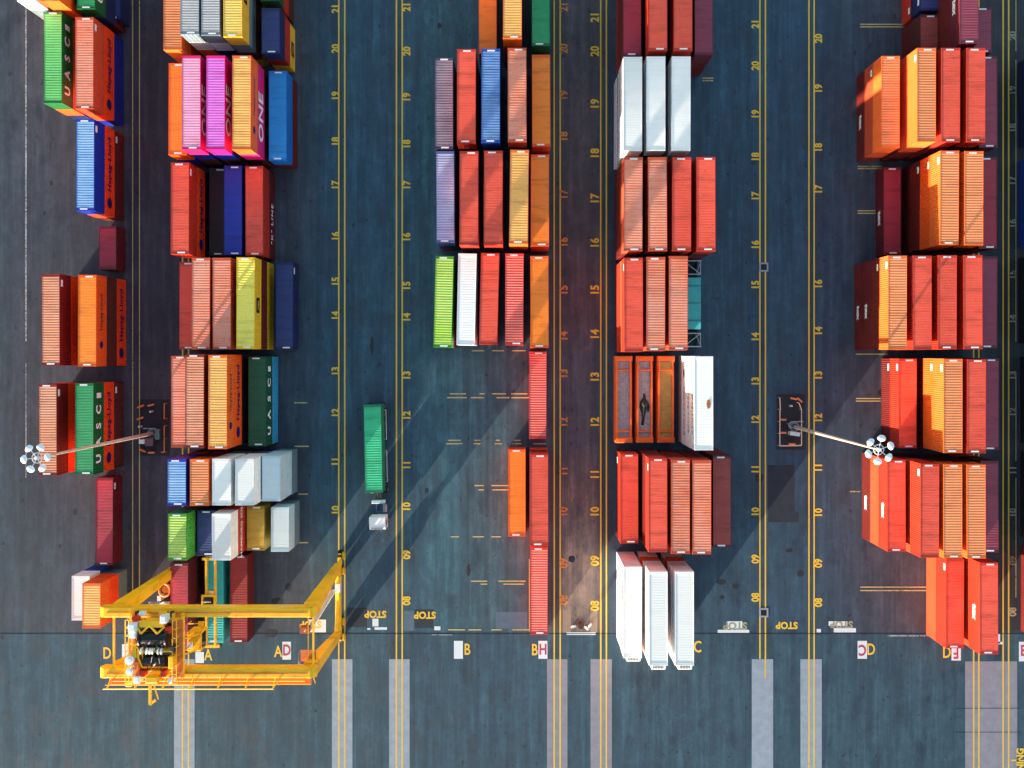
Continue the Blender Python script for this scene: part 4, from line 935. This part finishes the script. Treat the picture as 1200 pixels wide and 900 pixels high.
mb = MB(); mb.tube([C(236,683,TZ+1.3), C(240,688,TZ+1.6), C(248,680,TZ+1.5), C(256,688,TZ+1.6), C(262,682,TZ+1.3)], .13); mb.tube([C(232,700,TZ+1.2), C(237,703,TZ+1.4), C(236,712,TZ+1.3), C(240,722,TZ+1.2)], .12); part('pipe', mb, CY, tl)
mb = MB(); rc = random.Random(3)
for i in range(9):
    x0, y0, x1, y1 = rc.uniform(228,272), rc.uniform(674,690), rc.uniform(228,272), rc.uniform(712,735)
    mb.tube([C(x0,y0,TZ+.9), C((x0+x1)/2+rc.uniform(-4,4),(y0+y1)/2,TZ+rc.uniform(1.2,1.9)), C(x1,y1,TZ+.9)], .045, 6)
part('cable', mb, CB, tl)
mb = MB(); mb.beam(C(249,735,TZ+1.6), C(249,757,TZ+1.6), .28, .28); mb.beam(C(249,757,TZ+1.6), C(254,753,TZ+1.6), .3, .25); mb.beam(C(251,737,TZ+1.3), C(256,753,TZ+1.3), .12, .12); part('jib_arm', mb, CY, tl)
for x in (231, 266):
    mb = MB()
    for y in (672, 735): mb.cyl(C(x-1.2, y, 19.3), C(x+1.2, y, 19.3), .35, .35, 14)
    part('trolley_wheel', mb, CB, tl)
# operator cabin hung below the trolley
mb = MB(); a, b_ = C(272,717,0), C(286,697,0)
mb.box(a.x,b_.x,a.y,b_.y,14.3,16.5); cb = bevel(part('cabin', mb, CY), .08, 2)
mb = MB(); mb.box(b_.x, b_.x+.04, a.y+.3, b_.y-.3, 15.0, 16.2); mb.box(a.x+.25, b_.x-.25, a.y-.04, a.y, 14.8, 16.2); part('window', mb, GL, cb)
mb = MB(); mb.box(a.x+.1,a.x+.7,a.y+.5,a.y+1.2,16.5,16.9); part('air_conditioner', mb, CW, cb)
mb = MB(); mb.box(a.x+.85,b_.x-.1,b_.y+.05,b_.y+.9,15.2,15.26); mb.tube([(a.x,b_.y+.9,16.2),(b_.x,b_.y+.9,16.2),(b_.x,b_.y,16.2)],.05)
for x in (a.x, b_.x): mb.tube([(x,b_.y+.9,15.2),(x,b_.y+.9,16.2)],.05)
for x in (a.x+.2, b_.x-.3): mb.beam((x,b_.y-.3,16.5),(x-1.2,b_.y-.1,19.4),.14,.14); mb.beam((x,a.y+.3,16.5),(x-1.2,a.y+.4,19.4),.14,.14)
part('cabin_hanger', mb, CY, cb)
# spreader
SZ = 5.4; sx_ = 263.2; sy_ = 693.5
mb = MB()
for d in (-5, 5): mb.beam(C(sx_+d, sy_-49, SZ), C(sx_+d, sy_+49, SZ), .26, .4)
mb.beam(C(sx_-5, sy_-12, SZ), C(sx_+5, sy_-12, SZ), .3, .3); mb.beam(C(sx_-5, sy_+13, SZ), C(sx_+5, sy_+13, SZ), .3, .3)
sp = bevel(part('spreader', mb, CY), .02, 1)
for s in (-1, 1):
    mb = MB(); mb.beam(C(sx_-9.6, sy_+s*49, SZ-.05), C(sx_+9.6, sy_+s*49, SZ-.05), .34, .4); part('end_beam', mb, CY, sp)
    for s2 in (-1, 1):
        mb = MB(); p = C(sx_+s2*9, sy_+s*49, SZ); mb.box(p.x-.15,p.x+.15,p.y-.15,p.y+.15,SZ-.65,SZ-.25); part('twistlock', mb, CB, sp)
mb = MB(); p = C(sx_-1, sy_, SZ); mb.box(p.x-.95,p.x+.95,p.y+.95,p.y+1.2,SZ+.35,SZ+.7); mb.box(p.x-.95,p.x+.95,p.y-1.2,p.y-.95,SZ+.35,SZ+.7); mb.box(p.x-.95,p.x-.7,p.y-.95,p.y+.95,SZ+.35,SZ+.7); mb.box(p.x+.7,p.x+.95,p.y-.95,p.y+.95,SZ+.35,SZ+.7)
hb = part('head_block', mb, CY, sp)
mb = MB(); mb.box(p.x-.6,p.x+.6,p.y-.85,p.y+.85,SZ+.3,SZ+.55)
for dy in (-.5,.5): mb.cyl((p.x-.5,p.y+dy,SZ+.8),(p.x+.5,p.y+dy,SZ+.8),.33,.33,14)
part('sheave_block', mb, CB, hb)
mb = MB(); q = C(250, 705, 0)
for dx in (-1, 1):
    for dy in (-1, 1): mb.cyl((p.x+dx*.6,p.y+dy*.6,SZ+.8),(q.x+dx*1.6,q.y+dy*1.2,TZ+.4),.022,.022,6)
part('hoist_rope', mb, FRM)
